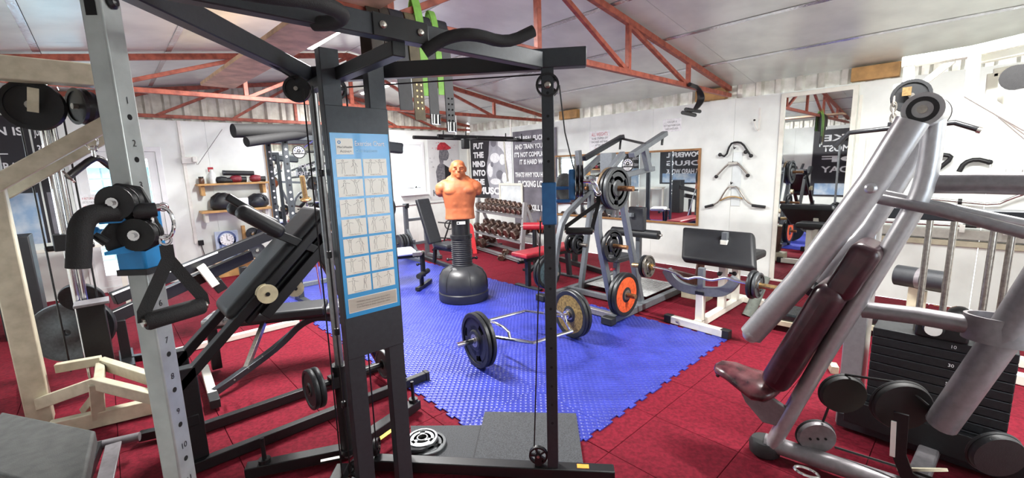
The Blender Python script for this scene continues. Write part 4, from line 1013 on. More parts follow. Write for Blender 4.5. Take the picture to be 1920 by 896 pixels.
# leg developer bench with a pale worn seat ----------------------------
lg_ = thing('leg_developer_bench', 'pale topped bench end with a black leg developer and foam rollers on the blue mat', 'bench', (3.02, 5.25, .012))
WORN = mat('pale_worn_vinyl', '#dfe3ea', .35, 0, .08, 12)
sc = FL(764, 470, .5)
mesh('seat', box(sc+V3((-.10, .06, -.01)), (.42, .34, .07), (.94, -.33, 0), (.33, .94, 0)), WORN, lg_, bevel=.025, seg=4)
mesh('seat_frame', beam(sc+V3((.14, -.08, -.07)), sc+V3((-.5, .14, -.07)), .05, .05), BLACK, lg_, bevel=.003)
lp0 = V3((3.06, 5.12, 0))
mesh('lever', beam(lp0+UP*.16, lp0+UP*.50, .05, .05), BLACK, lg_, bevel=.004)
mesh('pivot', [cyl(lp0+UP*.49-V3((.05, .05, 0)), lp0+UP*.49+V3((.05, .05, 0)), .022), box(lp0+UP*.50+V3((-.05, .03, -.02)), (.14, .06, .05), (.94, -.33, 0), (.33, .94, 0))], STEEL, lg_)
mesh('knob', [cyl(lp0+UP*.34-V3((.03, .0, 0)), lp0+UP*.34-V3((.07, 0, 0)), .01), ball(lp0+UP*.34-V3((.08, 0, 0)), .02)], BLACK, lg_)
rd = V3((.8, .6, 0))
mesh('foam_roller', cyl(lp0+UP*.20-rd*.17, lp0+UP*.20+rd*.17, .036, 18), FOAM, lg_)
mesh('roller_cap', cyl(lp0+UP*.20+rd*.165, lp0+UP*.20+rd*.175, .034, 18), STEEL, lg_)
mesh('front_leg', beam(lp0+V3((-.02, .02, .03)), lp0+V3((-.02, .02, .18)), .045, .045), BLACK, lg_, bevel=.003)
mesh('foot', sweep([lp0-rd*.24+UP*.045, lp0-rd*.16+UP*.035, lp0+rd*.16+UP*.035, lp0+rd*.24+UP*.045], rectp(.06, .045)), BLACK, lg_, bevel=.004)
mesh('rear_leg', beam(sc+V3((-.48, .13, -.08)), V3((sc.x-.6, sc.y+.17, .012)), .05, .05), BLACK, lg_, bevel=.003)
# small black exercise frame on the floor by the far wall
xf = thing('folded_exerciser', 'small black folded exercise frame with handles on the floor behind the dummy', 'exerciser', FL(838, 468))
q0 = FL(838, 468)
mesh('frame', tube([q0+V3((-.1, .05, .03)), q0+V3((.02, 0, .35)), q0+V3((.10, -.05, .62))], .016, 10), BLACK, xf)
mesh('handle', cyl(q0+V3((-.10, .12, .56)), q0+V3((.26, -.18, .50)), .014, 10), BLACK, xf)
mesh('handle', cyl(q0+V3((-.25, .22, .27)), q0+V3((.16, -.12, .21)), .014, 10), BLACK, xf)
mesh('wheel', torus(q0+V3((.07, -.03, .50)), (.7, .7, 0), .09, .012, 20, 8), BLACK, xf)
mesh('base', tube([q0+V3((-.25, .15, .02)), q0+V3((.2, -.15, .02))], .018, 10), BLACK, xf)

# ------------------------------------------------------------------ print of a man in a red cap on the far wall
gp = thing('wall_print', 'grey wall print of a figure in a red cap with paint splashes', 'poster', (5.75, YF, .92))
mesh('sheet', box2((5.32, YF-.006, .92), (6.16, YF, 2.28)), mat('print_paper', '#d5d6d6', .6, 0, .04, 4), gp, smooth=0)
def onfar(name, pts, d, m, parent): return mesh(name, prism(pts, (0, YF-d, 0), (1, 0, 0), UP, .001), m, parent, smooth=0)
REDI = mat('red_ink', '#b8323e', .6, 0, .2, 30); DKI = mat('dark_ink', '#55545a', .6, 0, .3, 20, dirt='#8d8c90')
onfar('cap', [(5.56, 2.03), (5.58, 2.13), (5.66, 2.20), (5.78, 2.20), (5.88, 2.13), (5.95, 2.08), (5.86, 2.04)], .008, REDI, gp)
onfar('head', [(5.62, 2.03), (5.84, 2.04), (5.88, 1.94), (5.85, 1.84), (5.80, 1.80), (5.72, 1.80), (5.70, 1.70), (5.62, 1.72), (5.60, 1.88)], .008, DKI, gp)
onfar('body', [(5.62, 1.74), (5.72, 1.72), (5.92, 1.60), (5.98, 1.45), (5.95, 1.20), (5.80, 1.12), (5.62, 1.16), (5.52, 1.30), (5.50, 1.55), (5.55, 1.68)], .009, DKI, gp)
onfar('vest', [(5.74, 1.70), (5.88, 1.62), (5.94, 1.42), (5.90, 1.18), (5.80, 1.14), (5.74, 1.40)], .011, INK, gp)
rq = random.Random(5)
for k in range(14):
    x = 5.72+rq.uniform(-.28, .32); z = 2.1+rq.uniform(-.07, .09); l = rq.uniform(.02, .07); a = rq.uniform(0, PI)
    onfar('paint_splash', [(x, z), (x+l*math.cos(a), z+l*.6*math.sin(a)), (x+l*.4, z+.012)], .012, REDI, gp)
for k in range(10):
    x = rq.choice((5.42, 6.0))+rq.uniform(-.06, .06); z = rq.uniform(1.55, 1.85); l = rq.uniform(.03, .08); a = rq.uniform(0, PI)
    onfar('paint_splash', [(x, z), (x+l*math.cos(a), z+l*math.sin(a)), (x+.012, z+.012)], .012, DKI, gp)
lettering('print_text', 'K', (5.45, YF-.009, 1.02), (1, 0, 0), UP, .19, DKI, gp, bold=.02)

# ------------------------------------------------------------------ mirror, shelves and small things on the far wall
fm = thing('far_mirror', 'mirror with a pine edge strip beside the wall shelves', 'mirror', (2.6, YF, .6))
mesh('mirror_glass', box2((2.14, YF-.012, .55), (3.30, YF-.001, 2.12)), MIRROR, fm, smooth=0)
mesh('frame', [ringbox((2.09, YF-.001, .5), (1, 0, 0), UP, 1.26, 1.67, .05, .03)], MFRAME, fm, bevel=.003)
def emblem(name, c, ux, label, r):
    n = V3(ux).cross(UP); e = thing(name, label, 'sticker', c); c = V3(c)
    mesh('disc', disc(c, n, r, .002, 32), POSTW, e, smooth=0)
    mesh('outer_ring', disc(c+n*.0014, n, r, .001, 32, r*.84), INK, e, smooth=0)
    q = [disc(c+n*.0016+V3(ux)*(r*.66*math.cos(g))+UP*(r*.66*math.sin(g)), n, r*.10, .001, 10) for g in [PI*.12+PI*.76*k/5 for k in range(6)]]
    mesh('dots', q, mat('emblem_blue', '#2f3c6e', .5), e, smooth=0)
    mesh('plate_bar', [box(c+n*.0016-UP*r*.28, (r*2.3, .001, r*.16), V3(ux), n, UP)], INK, e, smooth=0)
    lettering('emblem_text', 'GRUNT', c+n*.0022-UP*r*.22, ux, UP, r*.55, INK, e, wid=r*1.3, bold=.02)
    lettering('emblem_text', 'GYM', c+n*.0022-UP*r*.75, ux, UP, r*.36, INK, e, wid=r*.6)
    mesh('star', disc(c+n*.0016+UP*r*.18, n, r*.28, .001, 8, r*.12), INK, e, smooth=0)
    return e
emblem('round_sticker', (2.64, YF-.0135, 1.98), (1, 0, 0), 'round white gym emblem sticker on the mirror by the shelves', .115)
emblem('round_sticker', (XR-.0135, *[PX(1177, 309, XR-.013)[i] for i in (1, 2)]), (0, -1, 0), 'round gym emblem sticker on the wide pine framed mirror', .115)
lettering('mirror_text', 'GOT SOMETHING', (2.75, YF-.013, 1.70), (1, 0, 0), UP, .09, POSTG, fm, wid=.75)
lettering('mirror_text', 'WEIGHT HANDLE', (2.78, YF-.013, 1.57), (1, 0, 0), UP, .09, POSTG, fm, wid=.70)
lettering('mirror_text', 'JOCKEY', (3.02, YF-.013, 1.40), (1, 0, 0), UP, .10, INK, fm, wid=.40)
sh_ = thing('wall_shelf', 'upper pine wall shelf holding gloves and a spray bottle', 'shelf', (1.55, YF, 1.47))
mesh('board', box2((1.06, YF-.26, 1.455), (2.06, YF, 1.485)), WOOD, sh_, bevel=.003)
for x in (1.10, 1.95): mesh('bracket', box2((x, YF-.2, 1.30), (x+.05, YF, 1.455)), WOOD, sh_, bevel=.003)
sh2 = thing('wall_shelf', 'lower pine wall shelf stuffed with dark bags', 'shelf', (1.55, YF, 1.05))
mesh('board', box2((1.06, YF-.28, 1.03), (2.06, YF, 1.065)), WOOD, sh2, bevel=.003)
for x in (1.10, 1.95): mesh('bracket', box2((x, YF-.2, .88), (x+.05, YF, 1.03)), WHITEP, sh2, bevel=.003)
tp = thing('spray_bottle', 'clear spray bottle with a red trigger on the upper shelf', 'bottle', (1.28, YF-.12, 1.485))
mesh('body', lathe([(0, 0), (.045, 0), (.05, .02), (.05, .14), (.02, .19), (.015, .21), (0, .21)], (1.28, YF-.12, 1.485), UP, 18), mat('cloudy_plastic', '#dfe3e2', .35), tp)
mesh('trigger', [box((1.27, YF-.12, 1.72), (.07, .03, .035)), box((1.245, YF-.12, 1.69), (.012, .02, .05))], REDI, tp, bevel=.004)
jr = thing('glass_jar', 'brown lidded jar at the end of the upper shelf', 'jar', (1.13, YF-.12, 1.485))
mesh('body', lathe([(0, 0), (.035, 0), (.04, .02), (.04, .075), (.03, .09), (0, .09)], (1.13, YF-.12, 1.485), UP, 16), mat('brown_glass', '#5a3b2a', .3), jr); mesh('lid', disc((1.13, YF-.12, 1.585), UP, .034, .02, 16), BLACK, jr)
rl = thing('foam_roll', 'black rolled pad lying on top of the gloves', 'roll', (1.62, YF-.14, 1.6))
mesh('roll', cyl((1.42, YF-.14, 1.645), (1.86, YF-.12, 1.625), .04, 18), VINYL, rl); mesh('end_band', cyl((1.42, YF-.14, 1.645), (1.45, YF-.14, 1.644), .042, 18), CHAR, rl)
def glove(x, y, z, m, label):
    g = thing('boxing_glove', label, 'boxing glove', (x, y, z), 'boxing gloves on the shelf')
    mesh('mitt', tube([(x-.11, y, z+.055), (x-.08, y, z+.055), (x-.02, y, z+.06), (x+.04, y, z+.055), (x+.065, y, z+.05)], [.03, .055, .06, .05, .02], 16), m, g)
    mesh('cuff', tube([(x+.04, y, z+.05), (x+.12, y, z+.045)], [.042, .046], 16), VINYL, g)
    mesh('thumb', tube([(x-.05, y-.05, z+.05), (x+.0, y-.06, z+.045), (x+.04, y-.04, z+.045)], [.018, .022, .016], 10), m, g)
DRED = mat('dark_red_leather', '#7c2634', .45, 0, .15, 30)
glove(1.62, YF-.13, 1.485, DRED, 'dark red boxing glove under the rolled pad'); glove(1.90, YF-.13, 1.485, DRED, 'dark red boxing glove against the shelf bracket'); glove(1.42, YF-.13, 1.475, VINYL, 'black boxing glove beside the spray bottle')
def bag(x, z, w_, h_, label, m):
    g = thing('soft_bag', label, 'bag', (x, YF-.15, z))
    v = []; f = []; n = 14
    rings = [(0, .75), (.15, 1.0), (.5, 1.02), (.8, .85), (1.0, .45)]
    for k, (t, s) in enumerate(rings):
        for i in range(n):
            a = 2*PI*i/n; v.append(V3((x+w_/2*s*math.cos(a)*(1+.06*math.sin(3*a+k)), YF-.15+.12*s*math.sin(a), z+h_*t*(1+.05*math.sin(2*a+k)))))
    for k in range(4):
        for i in range(n): f.append((k*n+i, k*n+(i+1) % n, (k+1)*n+(i+1) % n, (k+1)*n+i))
    f += [tuple(range(n))[::-1], tuple(4*n+i for i in range(n))]
    mesh('bag_body', (v, f), m, g, smooth=80)
    mesh('bag_strap', tube([(x-w_*.35, YF-.25, z+h_*.5), (x-w_*.2, YF-.27, z+h_*1.0), (x+w_*.15, YF-.26, z+h_*1.02), (x+w_*.32, YF-.25, z+h_*.5)], .01, 8, it=1), CABLE, g)
bag(1.36, 1.066, .34, .26, 'black padded bag bulging over the lower shelf edge', VINYL); bag(1.86, 1.066, .32, .22, 'charcoal furry bag on the lower shelf', CHAR)
tag(mesh('paper_stack', box((1.62, YF-.16, 1.15), (.17, .16, .17), (1, .1, 0), (-.1, 1, 0)), POSTW, bevel=.004), 'white paper carton between the bags on the lower shelf', 'carton')
# clock picture on a timber stand
ck = thing('clock_picture', 'pale blue framed panel with a longcase clock face leaning above the timber stand', 'clock', (1.36, YF-.2, .22))
PB = mat('pale_blue_panel', '#b5c2d6', .5, 0, .1, 8); BI = mat('blue_ink', '#5c6c99', .5, 0, .1, 12)
cx, cy, cz = 1.36, YF-.14, .30
mesh('panel', box2((cx-.16, cy, cz-.06), (cx+.16, cy+.03, cz+.42)), PB, ck, bevel=.004)
mesh('case_outline', [box((cx-.10, cy-.003, cz+.13), (.03, .006, .36)), box((cx+.10, cy-.003, cz+.13), (.03, .006, .36)), lathe([(.105, -.003), (.13, -.003), (.13, .003), (.105, .003), (.105, -.003)], (cx, cy-.003, cz+.29), (0, 1, 0), 20, 0, 2*PI)], BI, ck)
mesh('clock_face', disc((cx, cy-.005, cz+.28), (0, 1, 0), .095, .006, 32), POSTW, ck)
mesh('hour_marks', [box((cx+.078*math.cos(k*PI/6), cy-.009, cz+.28+.078*math.sin(k*PI/6)), (.02, .002, .006), (math.cos(k*PI/6), 0, math.sin(k*PI/6)), (0, 1, 0)) for k in range(12)], INK, ck, smooth=0)
mesh('clock_hand', box((cx, cy-.010, cz+.31), (.006, .002, .06)), INK, ck); mesh('clock_hand', box((cx+.017, cy-.010, cz+.268), (.045, .002, .007), (.85, 0, -.5), (0, 1, 0)), INK, ck)
mesh('painted_scene', box((cx, cy-.004, cz+.07), (.15, .004, .14)), BI, ck)
ts = thing('timber_stand', 'low brown timber stand against the far wall under the clock', 'stand', (1.5, YF-.2, 0))
mesh('top', box2((1.14, YF-.30, .20), (2.0, YF-.02, .235)), PLANK, ts, bevel=.003); mesh('front', box2((1.16, YF-.28, .0), (1.98, YF-.25, .20)), WOOD, ts, bevel=.003)
mesh('post', box2((1.58, YF-.16, .235), (1.63, YF-.10, .78)), WOOD, ts, bevel=.003); mesh('post', box2((1.80, YF-.16, .235), (1.84, YF-.10, .85)), WHITEP, ts, bevel=.003)
mesh('peg', cyl((1.70, YF-.13, .66), (1.70, YF-.30, .66), .012, 10), STEEL, ts); mesh('peg', cyl((1.90, YF-.13, .62), (1.90, YF-.34, .62), .012, 10), STEEL, ts); mesh('peg_bar', beam((1.58, YF-.12, .64), (2.0, YF-.12, .64), .03, .06), WOOD, ts)
plate('small black plate hung next to the clock', (1.72, YF-.20, .64), (0, 1, 0), .10, .03, PLATEB, 'solid', None); plate('larger black plate hung on the timber stand', (1.90, YF-.24, .62), (0, 1, 0), .14, .035, PLATEB, 'solid', RUST)
plate('grey plate standing on the timber stand', (1.75, YF-.24, .355), (0, 1, .0), .12, .03, PLATEG, 'solid', None)
# electrics
cdn = thing('conduit', 'white electrical conduit with a socket box beside the door', 'conduit', (.96, YF, 1.4))
mesh('trunking', box2((.94, YF-.02, .55), (.985, YF, 2.44)), PLASTICW, cdn, bevel=.003)
mesh('socket', box2((.93, YF-.045, 1.80), (1.10, YF, 1.90)), PLASTICW, cdn, bevel=.006)
mesh('plug', box2((1.06, YF-.10, 1.82), (1.12, YF-.045, 1.90)), PLASTICW, cdn, bevel=.008)
mesh('lower_socket', box2((.99, YF-.04, .52), (1.06, YF, .60)), BLACK, cdn, bevel=.004)
tag(mesh('power_lead', tube([(1.02, YF-.03, .54), (1.05, YF-.05, .35), (1.03, YF-.05, .15), (1.05, YF-.10, .02)], .006, 8, it=2), CABLE), 'thin black lead hanging from the low socket', 'cable')
pts = [V3((1.10, YF-.06, 1.83))]
for k in range(15): pts.append(V3((1.12+.028*k+.02*(k % 2), YF-.03-.02*(k % 2), 1.80+.040*k-.03*((k+1) % 2))))
tag(mesh('coiled_cable', tube(pts, .0045, 6, it=1), mat('grey_cable', '#8c8b88', .5)), 'grey zigzag coiled cable running up the far wall', 'cable')
# paper notices and dark posters at the left end of the far wall
nt_ = thing('paper_notice', 'white paper notice with printed lines on the far wall left of the door', 'notice', (-.18, YF, 1.2))
mesh('sheet', box2((-.31, YF-.004, 1.12), (-.05, YF, 1.40)), POSTW, nt_, smooth=0)
for k, s in enumerate(('PLEASE RETURN ALL', 'WEIGHTS TO THE RACK', 'AFTER YOUR WORKOUT', 'THANK YOU')): lettering('notice_text', s, (-.18, YF-.0045, 1.33-k*.055), (1, 0, 0), UP, .04, SKET if k % 2 else REDI, nt_, wid=.22)
for k, (x0, x1, tx, lab) in enumerate(((-1.13, -.60, ('PAIN IS', '_', 'OVERALL', 'HARDER'), 'dark poster with bold white words in the far left corner'), (-.58, -.34, ('JUST JUST', '3DAY'), 'narrow dark poster with small white words beside the corner poster'))):
    pp = thing('dark_poster', lab, 'poster', ((x0+x1)/2, YF, .7))
    mesh('sheet', box2((x0, YF-.006, .66), (x1, YF, 2.42)), POSTB, pp, smooth=0)
    for i, s in enumerate(tx): lettering('poster_text', s, ((x0+x1)/2, YF-.0065, 2.18-i*.22), (1, 0, 0), UP, .14, POSTW, pp, wid=(x1-x0)*.8 if s != '_' else .1, bold=.02)
    mesh('picture', box2((x0+.03, YF-.008, .75), (x1-.03, YF-.006, 1.45)), POSTM if k else mat('blue_grey_print', '#6f87a3', .5, 0, .5, 5, dirt='#c9d2da'), pp, smooth=0)
# ------------------------------------------------------------------ hack squat machine behind the tower
hk = thing('hack_squat_machine', 'black hack squat machine with thick padded back rest and cream rollers', 'gym machine', (.8, 3.0, 0))
yA, yB = 2.78, 3.20
for y in (yA, yB):
    mesh('floor_rail', beam((.12, y, .04), (1.62, y, .04), .05, .06), BLACK, hk, bevel=.004)
    mesh('rail_end_cap', box((1.63, y, .04), (.03, .06, .07)), RUBBER, hk, bevel=.004)
lo, hi = PY(352, 712, yA), PY(612, 415, yA)
for y in (yA+.04, yB-.06):
    mesh('slide_rail', beam((lo.x-.06, y, lo.z-.06), (hi.x+.06, y, hi.z+.06), .05, .07, (0, 1, 0)), BLACK, hk, bevel=.005)
    mesh('front_post', beam((.19, y-.0, .07), (.19, y, lo.z+.06), .10, .07, (0, 1, 0)), BLACK, hk, bevel=.005)
    mesh('rear_post', beam((1.45, y, .07), (hi.x-.02, y, hi.z-.05), .06, .06, (0, 1, 0)), BLACK, hk, bevel=.005)
mesh('cross_tie', beam((.19, yA, .30), (.19, yB, .30), .06, .06), BLACK, hk, bevel=.004)
mesh('cross_tie', beam((1.40, yA, .25), (1.40, yB, .25), .06, .06), BLACK, hk, bevel=.004)
sd_ = V3((hi.x-lo.x, 0, hi.z-lo.z)).normalized(); sn = V3((-sd_.z, 0, sd_.x))
yM = (yA+yB)/2
p0 = PY(440, 588, yM); p1 = PY(585, 395, yM)
mesh('back_rest', box((p0+p1)/2, ((p1-p0).length+.06, .34, .12), sd_, (0, 1, 0)), VINYL, hk, bevel=.045, seg=5)
mesh('back_board', box((p0+p1)/2-sn*.085, ((p1-p0).length, .28, .03), sd_, (0, 1, 0)), BLACK, hk, bevel=.004)
mesh('sled_frame', [beam((p0+p1)/2-sd_*.3-sn*.12+V3((0, -.17, 0)), (p0+p1)/2+sd_*.32-sn*.12+V3((0, -.17, 0)), .04, .06), beam((p0+p1)/2-sd_*.3-sn*.12+V3((0, .17, 0)), (p0+p1)/2+sd_*.32-sn*.12+V3((0, .17, 0)), .04, .06), beam((p0+p1)/2-sd_*.25-sn*.12+V3((0, -.17, 0)), (p0+p1)/2-sd_*.25-sn*.12+V3((0, .17, 0)), .04, .06)], BLACK, hk, bevel=.004)
for y, a, b in ((yA+.05, (445, 392), (530, 438)), (yB-.06, (428, 385), (520, 425))):
    q0, q1 = PY(*a, y), PY(*b, y); qd = (q1-q0).normalized()
    mesh('shoulder_pad', box((q0+q1)/2, ((q1-q0).length, .10, .085), qd, (0, 1, 0)), VINYL, hk, bevel=.035, seg=5)
    q2 = PY(605, 473, y); mesh('shoulder_arm', beam(q1-qd*.1+V3((0, 0, -.03)), q2, .05, .05), BLACK, hk, bevel=.004)
q0 = PY(470, 395, yM); mesh('lever_handle', box(q0, (.30, .05, .045), (PY(530, 430, yM)-PY(430, 370, yM)), (0, 1, 0)), BLACK, hk, bevel=.01)
ROLL = mat('cream_nylon', '#cfc5a2', .45, 0, .1, 20)
for (px, py), y in (((500, 550), yA+.04), ((552, 540), yB-.06)):
    c = PY(px, py, y-.045)
    mesh('roller', lathe([(.012, -.025), (.055, -.025), (.055, -.012), (.045, -.006), (.045, .006), (.055, .012), (.055, .025), (.012, .025), (.012, -.025)], c, (0, 1, 0), 28), ROLL, hk)
    mesh('roller_axle', cyl(c-V3((0, .03, 0)), c+V3((0, .06, 0)), .012, 12), BLACK, hk)

# ------------------------------------------------------------------ sit-up bench patched with tape
sb = thing('adjustable_bench', 'black adjustable bench with silver taped pad ends and a bowed steel frame', 'bench', (.8, 3.85, 0))
TAPES = mat('silver_duct_tape', '#9a9c9e', .3, .6, .35, 26, .5, 40, dirt='#2e2f31')
ba, bb = FL(388, 598, .46), FL(640, 572, .46)
bb = ba+(bb-ba).normalized()*1.15
bdir = (bb-ba).normalized(); bsd = V3((-bdir.y, bdir.x, 0))
def bpad(t0, t1, m, nm, h=.06, w_=.28): return mesh(nm, box(ba+bdir*((t0+t1)/2)+UP*.0, (t1-t0, w_, h), bdir, bsd), m, sb, bevel=.02, seg=4)
bpad(0, .24, TAPES, 'taped_seat_end'); bpad(.25, .90, VINYL, 'back_pad', .075); bpad(.91, 1.15, TAPES, 'taped_head_end')
mesh('pad_frame', beam(ba-UP*.06, bb-UP*.06, .06, .05), BLACK, sb, bevel=.004)
fpt = FL(398, 738, .05)
mesh('bowed_frame', sweep(smoothpts([fpt, FL(445, 705, .10), ba+bdir*.50-UP*.30, ba+bdir*.74-UP*.08, ba+bdir*.95-UP*.10, ba+bdir*1.15-UP*.22, V3((bb.x+.12, bb.y-.05, .05))], it=2), rectp(.05, .05)), CHAR, sb, bevel=.004)
mesh('support_strut', beam(FL(462, 690, .12), ba+bdir*.42-UP*.05, .035, .04), STEEL, sb, bevel=.003)
mesh('front_leg', beam(V3((ba.x+.02, ba.y, .03)), ba+V3((.02, 0, -.06)), .07, .06), BLACK, sb, bevel=.004)
mesh('foot_bar', beam(FL(384, 690, .05), FL(401, 748, .05), .055, .055), WHITEP, sb, bevel=.004)
mesh('foot_cap', beam(FL(399, 742, .05), FL(404, 758, .05), .062, .062), RUBBER, sb, bevel=.004)
mesh('rear_foot', beam(V3((bb.x+.12, bb.y-.3, .03)), V3((bb.x+.12, bb.y+.2, .03)), .055, .055), CHAR, sb, bevel=.004)
for k in range(3): mesh('adjust_pin', cyl(FL(440+26*k, 712-22*k, .16+.06*k), FL(440+26*k, 712-22*k, .19+.06*k), .006, 8), STEEL, sb)

# ------------------------------------------------------------------ long low rowing sled behind the bench
rw = thing('seated_row_machine', 'long black twin-beam machine with a white clamp block in front of the door wall', 'gym machine', (.4, 6.0, 0))
WSTR = mat('white_stripe', '#e9ecec', .4)
for (a, b, z0, z1) in (((205, 598), (470, 478), .52, .82), ((212, 560), (525, 432), .70, 1.02)):
    A_, B2 = FL(*a, z0), FL(*b, z1) 
    A_ = PY(*a, 5.0); B2 = PY(*b, 5.6)
    mesh('long_beam', beam(A_, B2, .07, .11, (0, 0, 1)), BLACK, rw, bevel=.005)
    mesh('edge_stripe', beam(A_+V3((0, -.036, .045)), A_.lerp(B2, .55)+V3((0, -.036, .045)), .004, .018), WSTR, rw)
cb_ = PY(388, 515, 5.25)
mesh('clamp_block', box(cb_, (.075, .20, .24), (1, 0, .45), (0, 1, 0)), WHITEP, rw, bevel=.006)
mesh('clamp_foot', box(cb_+V3((.08, -.02, -.12)), (.10, .14, .12), (1, 0, .45), (0, 1, 0)), BLACK, rw, bevel=.006)
for (a, y) in (((225, 600), 5.0), ((455, 500), 5.5)):
    p = PY(*a, y); mesh('leg', beam((p.x, p.y, .03), (p.x, p.y, p.z), .07, .07), BLACK, rw, bevel=.004); mesh('foot', box((p.x, p.y, .025), (.10, .5, .05)), BLACK, rw, bevel=.004)
b0_, b1_ = FL(325, 660, .03), FL(560, 602, .03)
mesh('white_floor_bar', beam(b0_, b1_, .06, .05), WHITEP, rw, bevel=.004)
mesh('spine', beam(V3((b0_.x, b0_.y, .03)), V3((PY(225, 600, 5.0).x, 5.0, .03)), .06, .05), BLACK, rw, bevel=.004)

# ------------------------------------------------------------------ power rack behind the chart
pr_ = thing('power_rack', 'dark perforated power rack with foam wrapped top bars', 'rack', (2.0, 6.0, .012))
xr0, xr1 = PY(540, 330, 5.75).x, PY(540, 330, 5.75).x+1.15
for x, y in ((xr0, 5.75), (xr1, 5.75), (PY(509, 330, 6.45).x, 6.45), (xr1, 6.45)):
    u = mesh('upright', box2((x-.03, y-.03, .04), (x+.03, y+.03, 2.06)), CHAR, pr_, bevel=.004)
    if x < xr0+.2:
        for k in range(16): mesh('hole', disc((x, y-.0305, .70+.085*k), (0, 1, 0), .013, .002, 10), POSTW if k % 3 else HOLE, u, smooth=0)
    mesh('foot', beam((x, y-.25 if y < 6 else y-.1, .035), (x, y+.15 if y < 6 else y+.25, .035), .07, .05), CHAR, pr_, bevel=.004)
for y in (5.75, 6.45): mesh('top_beam', beam((xr0-.05, y, 2.03), (xr1, y, 2.03), .06, .06), CHAR, pr_, bevel=.004)
mesh('base_beam', beam((xr0, 6.45, .04), (xr1, 6.45, .04), .06, .06), GREY, pr_, bevel=.004)
for x in (xr0, xr1): mesh('side_beam', beam((x, 5.75, 2.03), (x, 6.45, 2.03), .05, .06), CHAR, pr_, bevel=.004)
f0, f1 = PY(437, 245, 5.6), PY(650, 245, 5.9)
mesh('foam_bar', [cyl(f0, f1, .075, 20)], FOAM, pr_)
f0, f1 = PY(462, 266, 5.5), PY(650, 240, 6.0)
mesh('foam_bar', [cyl(f0, f1, .055, 20)], FOAM, pr_)
g0_ = PY(742, 278, 6.0); mesh('end_pad', box(g0_+V3((-.35, 0, .04)), (.9, .14, .16), (1, 0, -.1), (0, 1, 0)), CHAR, pr_, bevel=.03, seg=3)
mesh('pull_up_bar', tube([PY(570, 275, 5.9), PY(592, 258, 5.8), PY(640, 255, 5.8), PY(700, 262, 5.8)], .017, 12, it=1), CHROME, pr_)
# leaning barbell in the rack
lb_ = thing('leaning_barbell', 'barbell with a brass sleeve leaning up inside the power rack', 'barbell', FL(640, 560))
t_, e_ = PY(566, 330, 4.95), V3((1.75, 5.25, .03)); dd = (e_-t_).normalized()
mesh('shaft', cyl(t_+dd*.3, e_, .014, 12), CHROME, lb_); mesh('sleeve', cyl(t_, t_+dd*.24, .026, 18), BRASS, lb_); mesh('collar', torus(t_+dd*.26, dd, .045, .014, 24, 8), BRASS, lb_)

# ------------------------------------------------------------------ cream lat machine at the left
cm = thing('cream_lat_machine', 'cream painted plate-loaded lat machine with guide rods and black pulleys', 'gym machine', (-.3, 4.2, 0))
yc_ = 4.2
def cs(pts, y, w_=.10, h_=.10, nm='beam', m=CREAM, up=(0, 1, 0)):
    return mesh(nm, sweep([PY(a, b, y) for a, b in pts], rectp(w_, h_), up), m, cm, bevel=.006)
pp0 = FL(68, 795); 
mesh('front_post', beam((-.50, 4.12, .02), (-.50, 4.12, 2.36), .12, .12, (0, 1, 0)), CREAM, cm, bevel=.008)
mesh('rear_post', beam((-.60, 5.15, .02), (-.60, 5.15, 2.36), .10, .10, (0, 1, 0)), CREAM, cm, bevel=.008)
mesh('top_beam', beam((-.95, 4.12, 2.28), (.22, 4.12, 2.28), .12, .14), CREAM, cm, bevel=.008)
mesh('top_side_beam', beam((-.50, 4.12, 2.28), (-.60, 5.15, 2.28), .10, .12), CREAM, cm, bevel=.008)
dA, dB = PY(-20, 352, 4.0), PY(185, 238, 4.0)
mesh('diagonal_beam', beam(dA, dB+V3((.05, 0, .03)), .09, .09), CREAM, cm, bevel=.006)
mesh('diagonal_beam', beam(dA+V3((0, .45, -.05)), dB+V3((.05, .45, -.02)), .08, .08), CREAM, cm, bevel=.006)
mesh('head_bracket', [beam(PY(62, 165, 4.1), PY(62, 210, 4.1), .05, .02, (0, 1, 0))], CREAM, cm)
pulley('pulley', PY(62, 198, 4.2), (.25, 1, .0), .155, .06, cm)
pulley('pulley', PY(150, 200, 4.2), (.9, .45, 0), .12, .05, cm); pulley('pulley', PY(163, 202, 4.25), (.9, .45, 0), .11, .05, cm)
for k, px in enumerate((92, 108)):
    p = PY(px, 300, 4.5); mesh('guide_rod', cyl((p.x, 4.5+k*.02, .1), (p.x, 4.5+k*.02, 2.26), .021, 14), CHROME, cm)
    mesh('cable', cyl((p.x+(.07 if k else -.10), 4.48, .2), (p.x+(.07 if k else -.10), 4.48, 2.2), .006, 6), CABLE, cm)
gx = PY(100, 300, 4.5).x
mesh('carriage', [box((gx, 4.5, 1.16), (.16, .12, .12)), cyl((gx-.13, 4.5, 1.12), (gx+.13, 4.5, 1.12), .02)], BLACK, cm, bevel=.008)
mesh('stack_column', box((gx+.05, 4.40, .47), (.15, .14, .46)), BLACK, cm, bevel=.006); mesh('column_cap', box((gx+.06, 4.38, .71), (.19, .17, .02)), SILVERD, cm, bevel=.003)
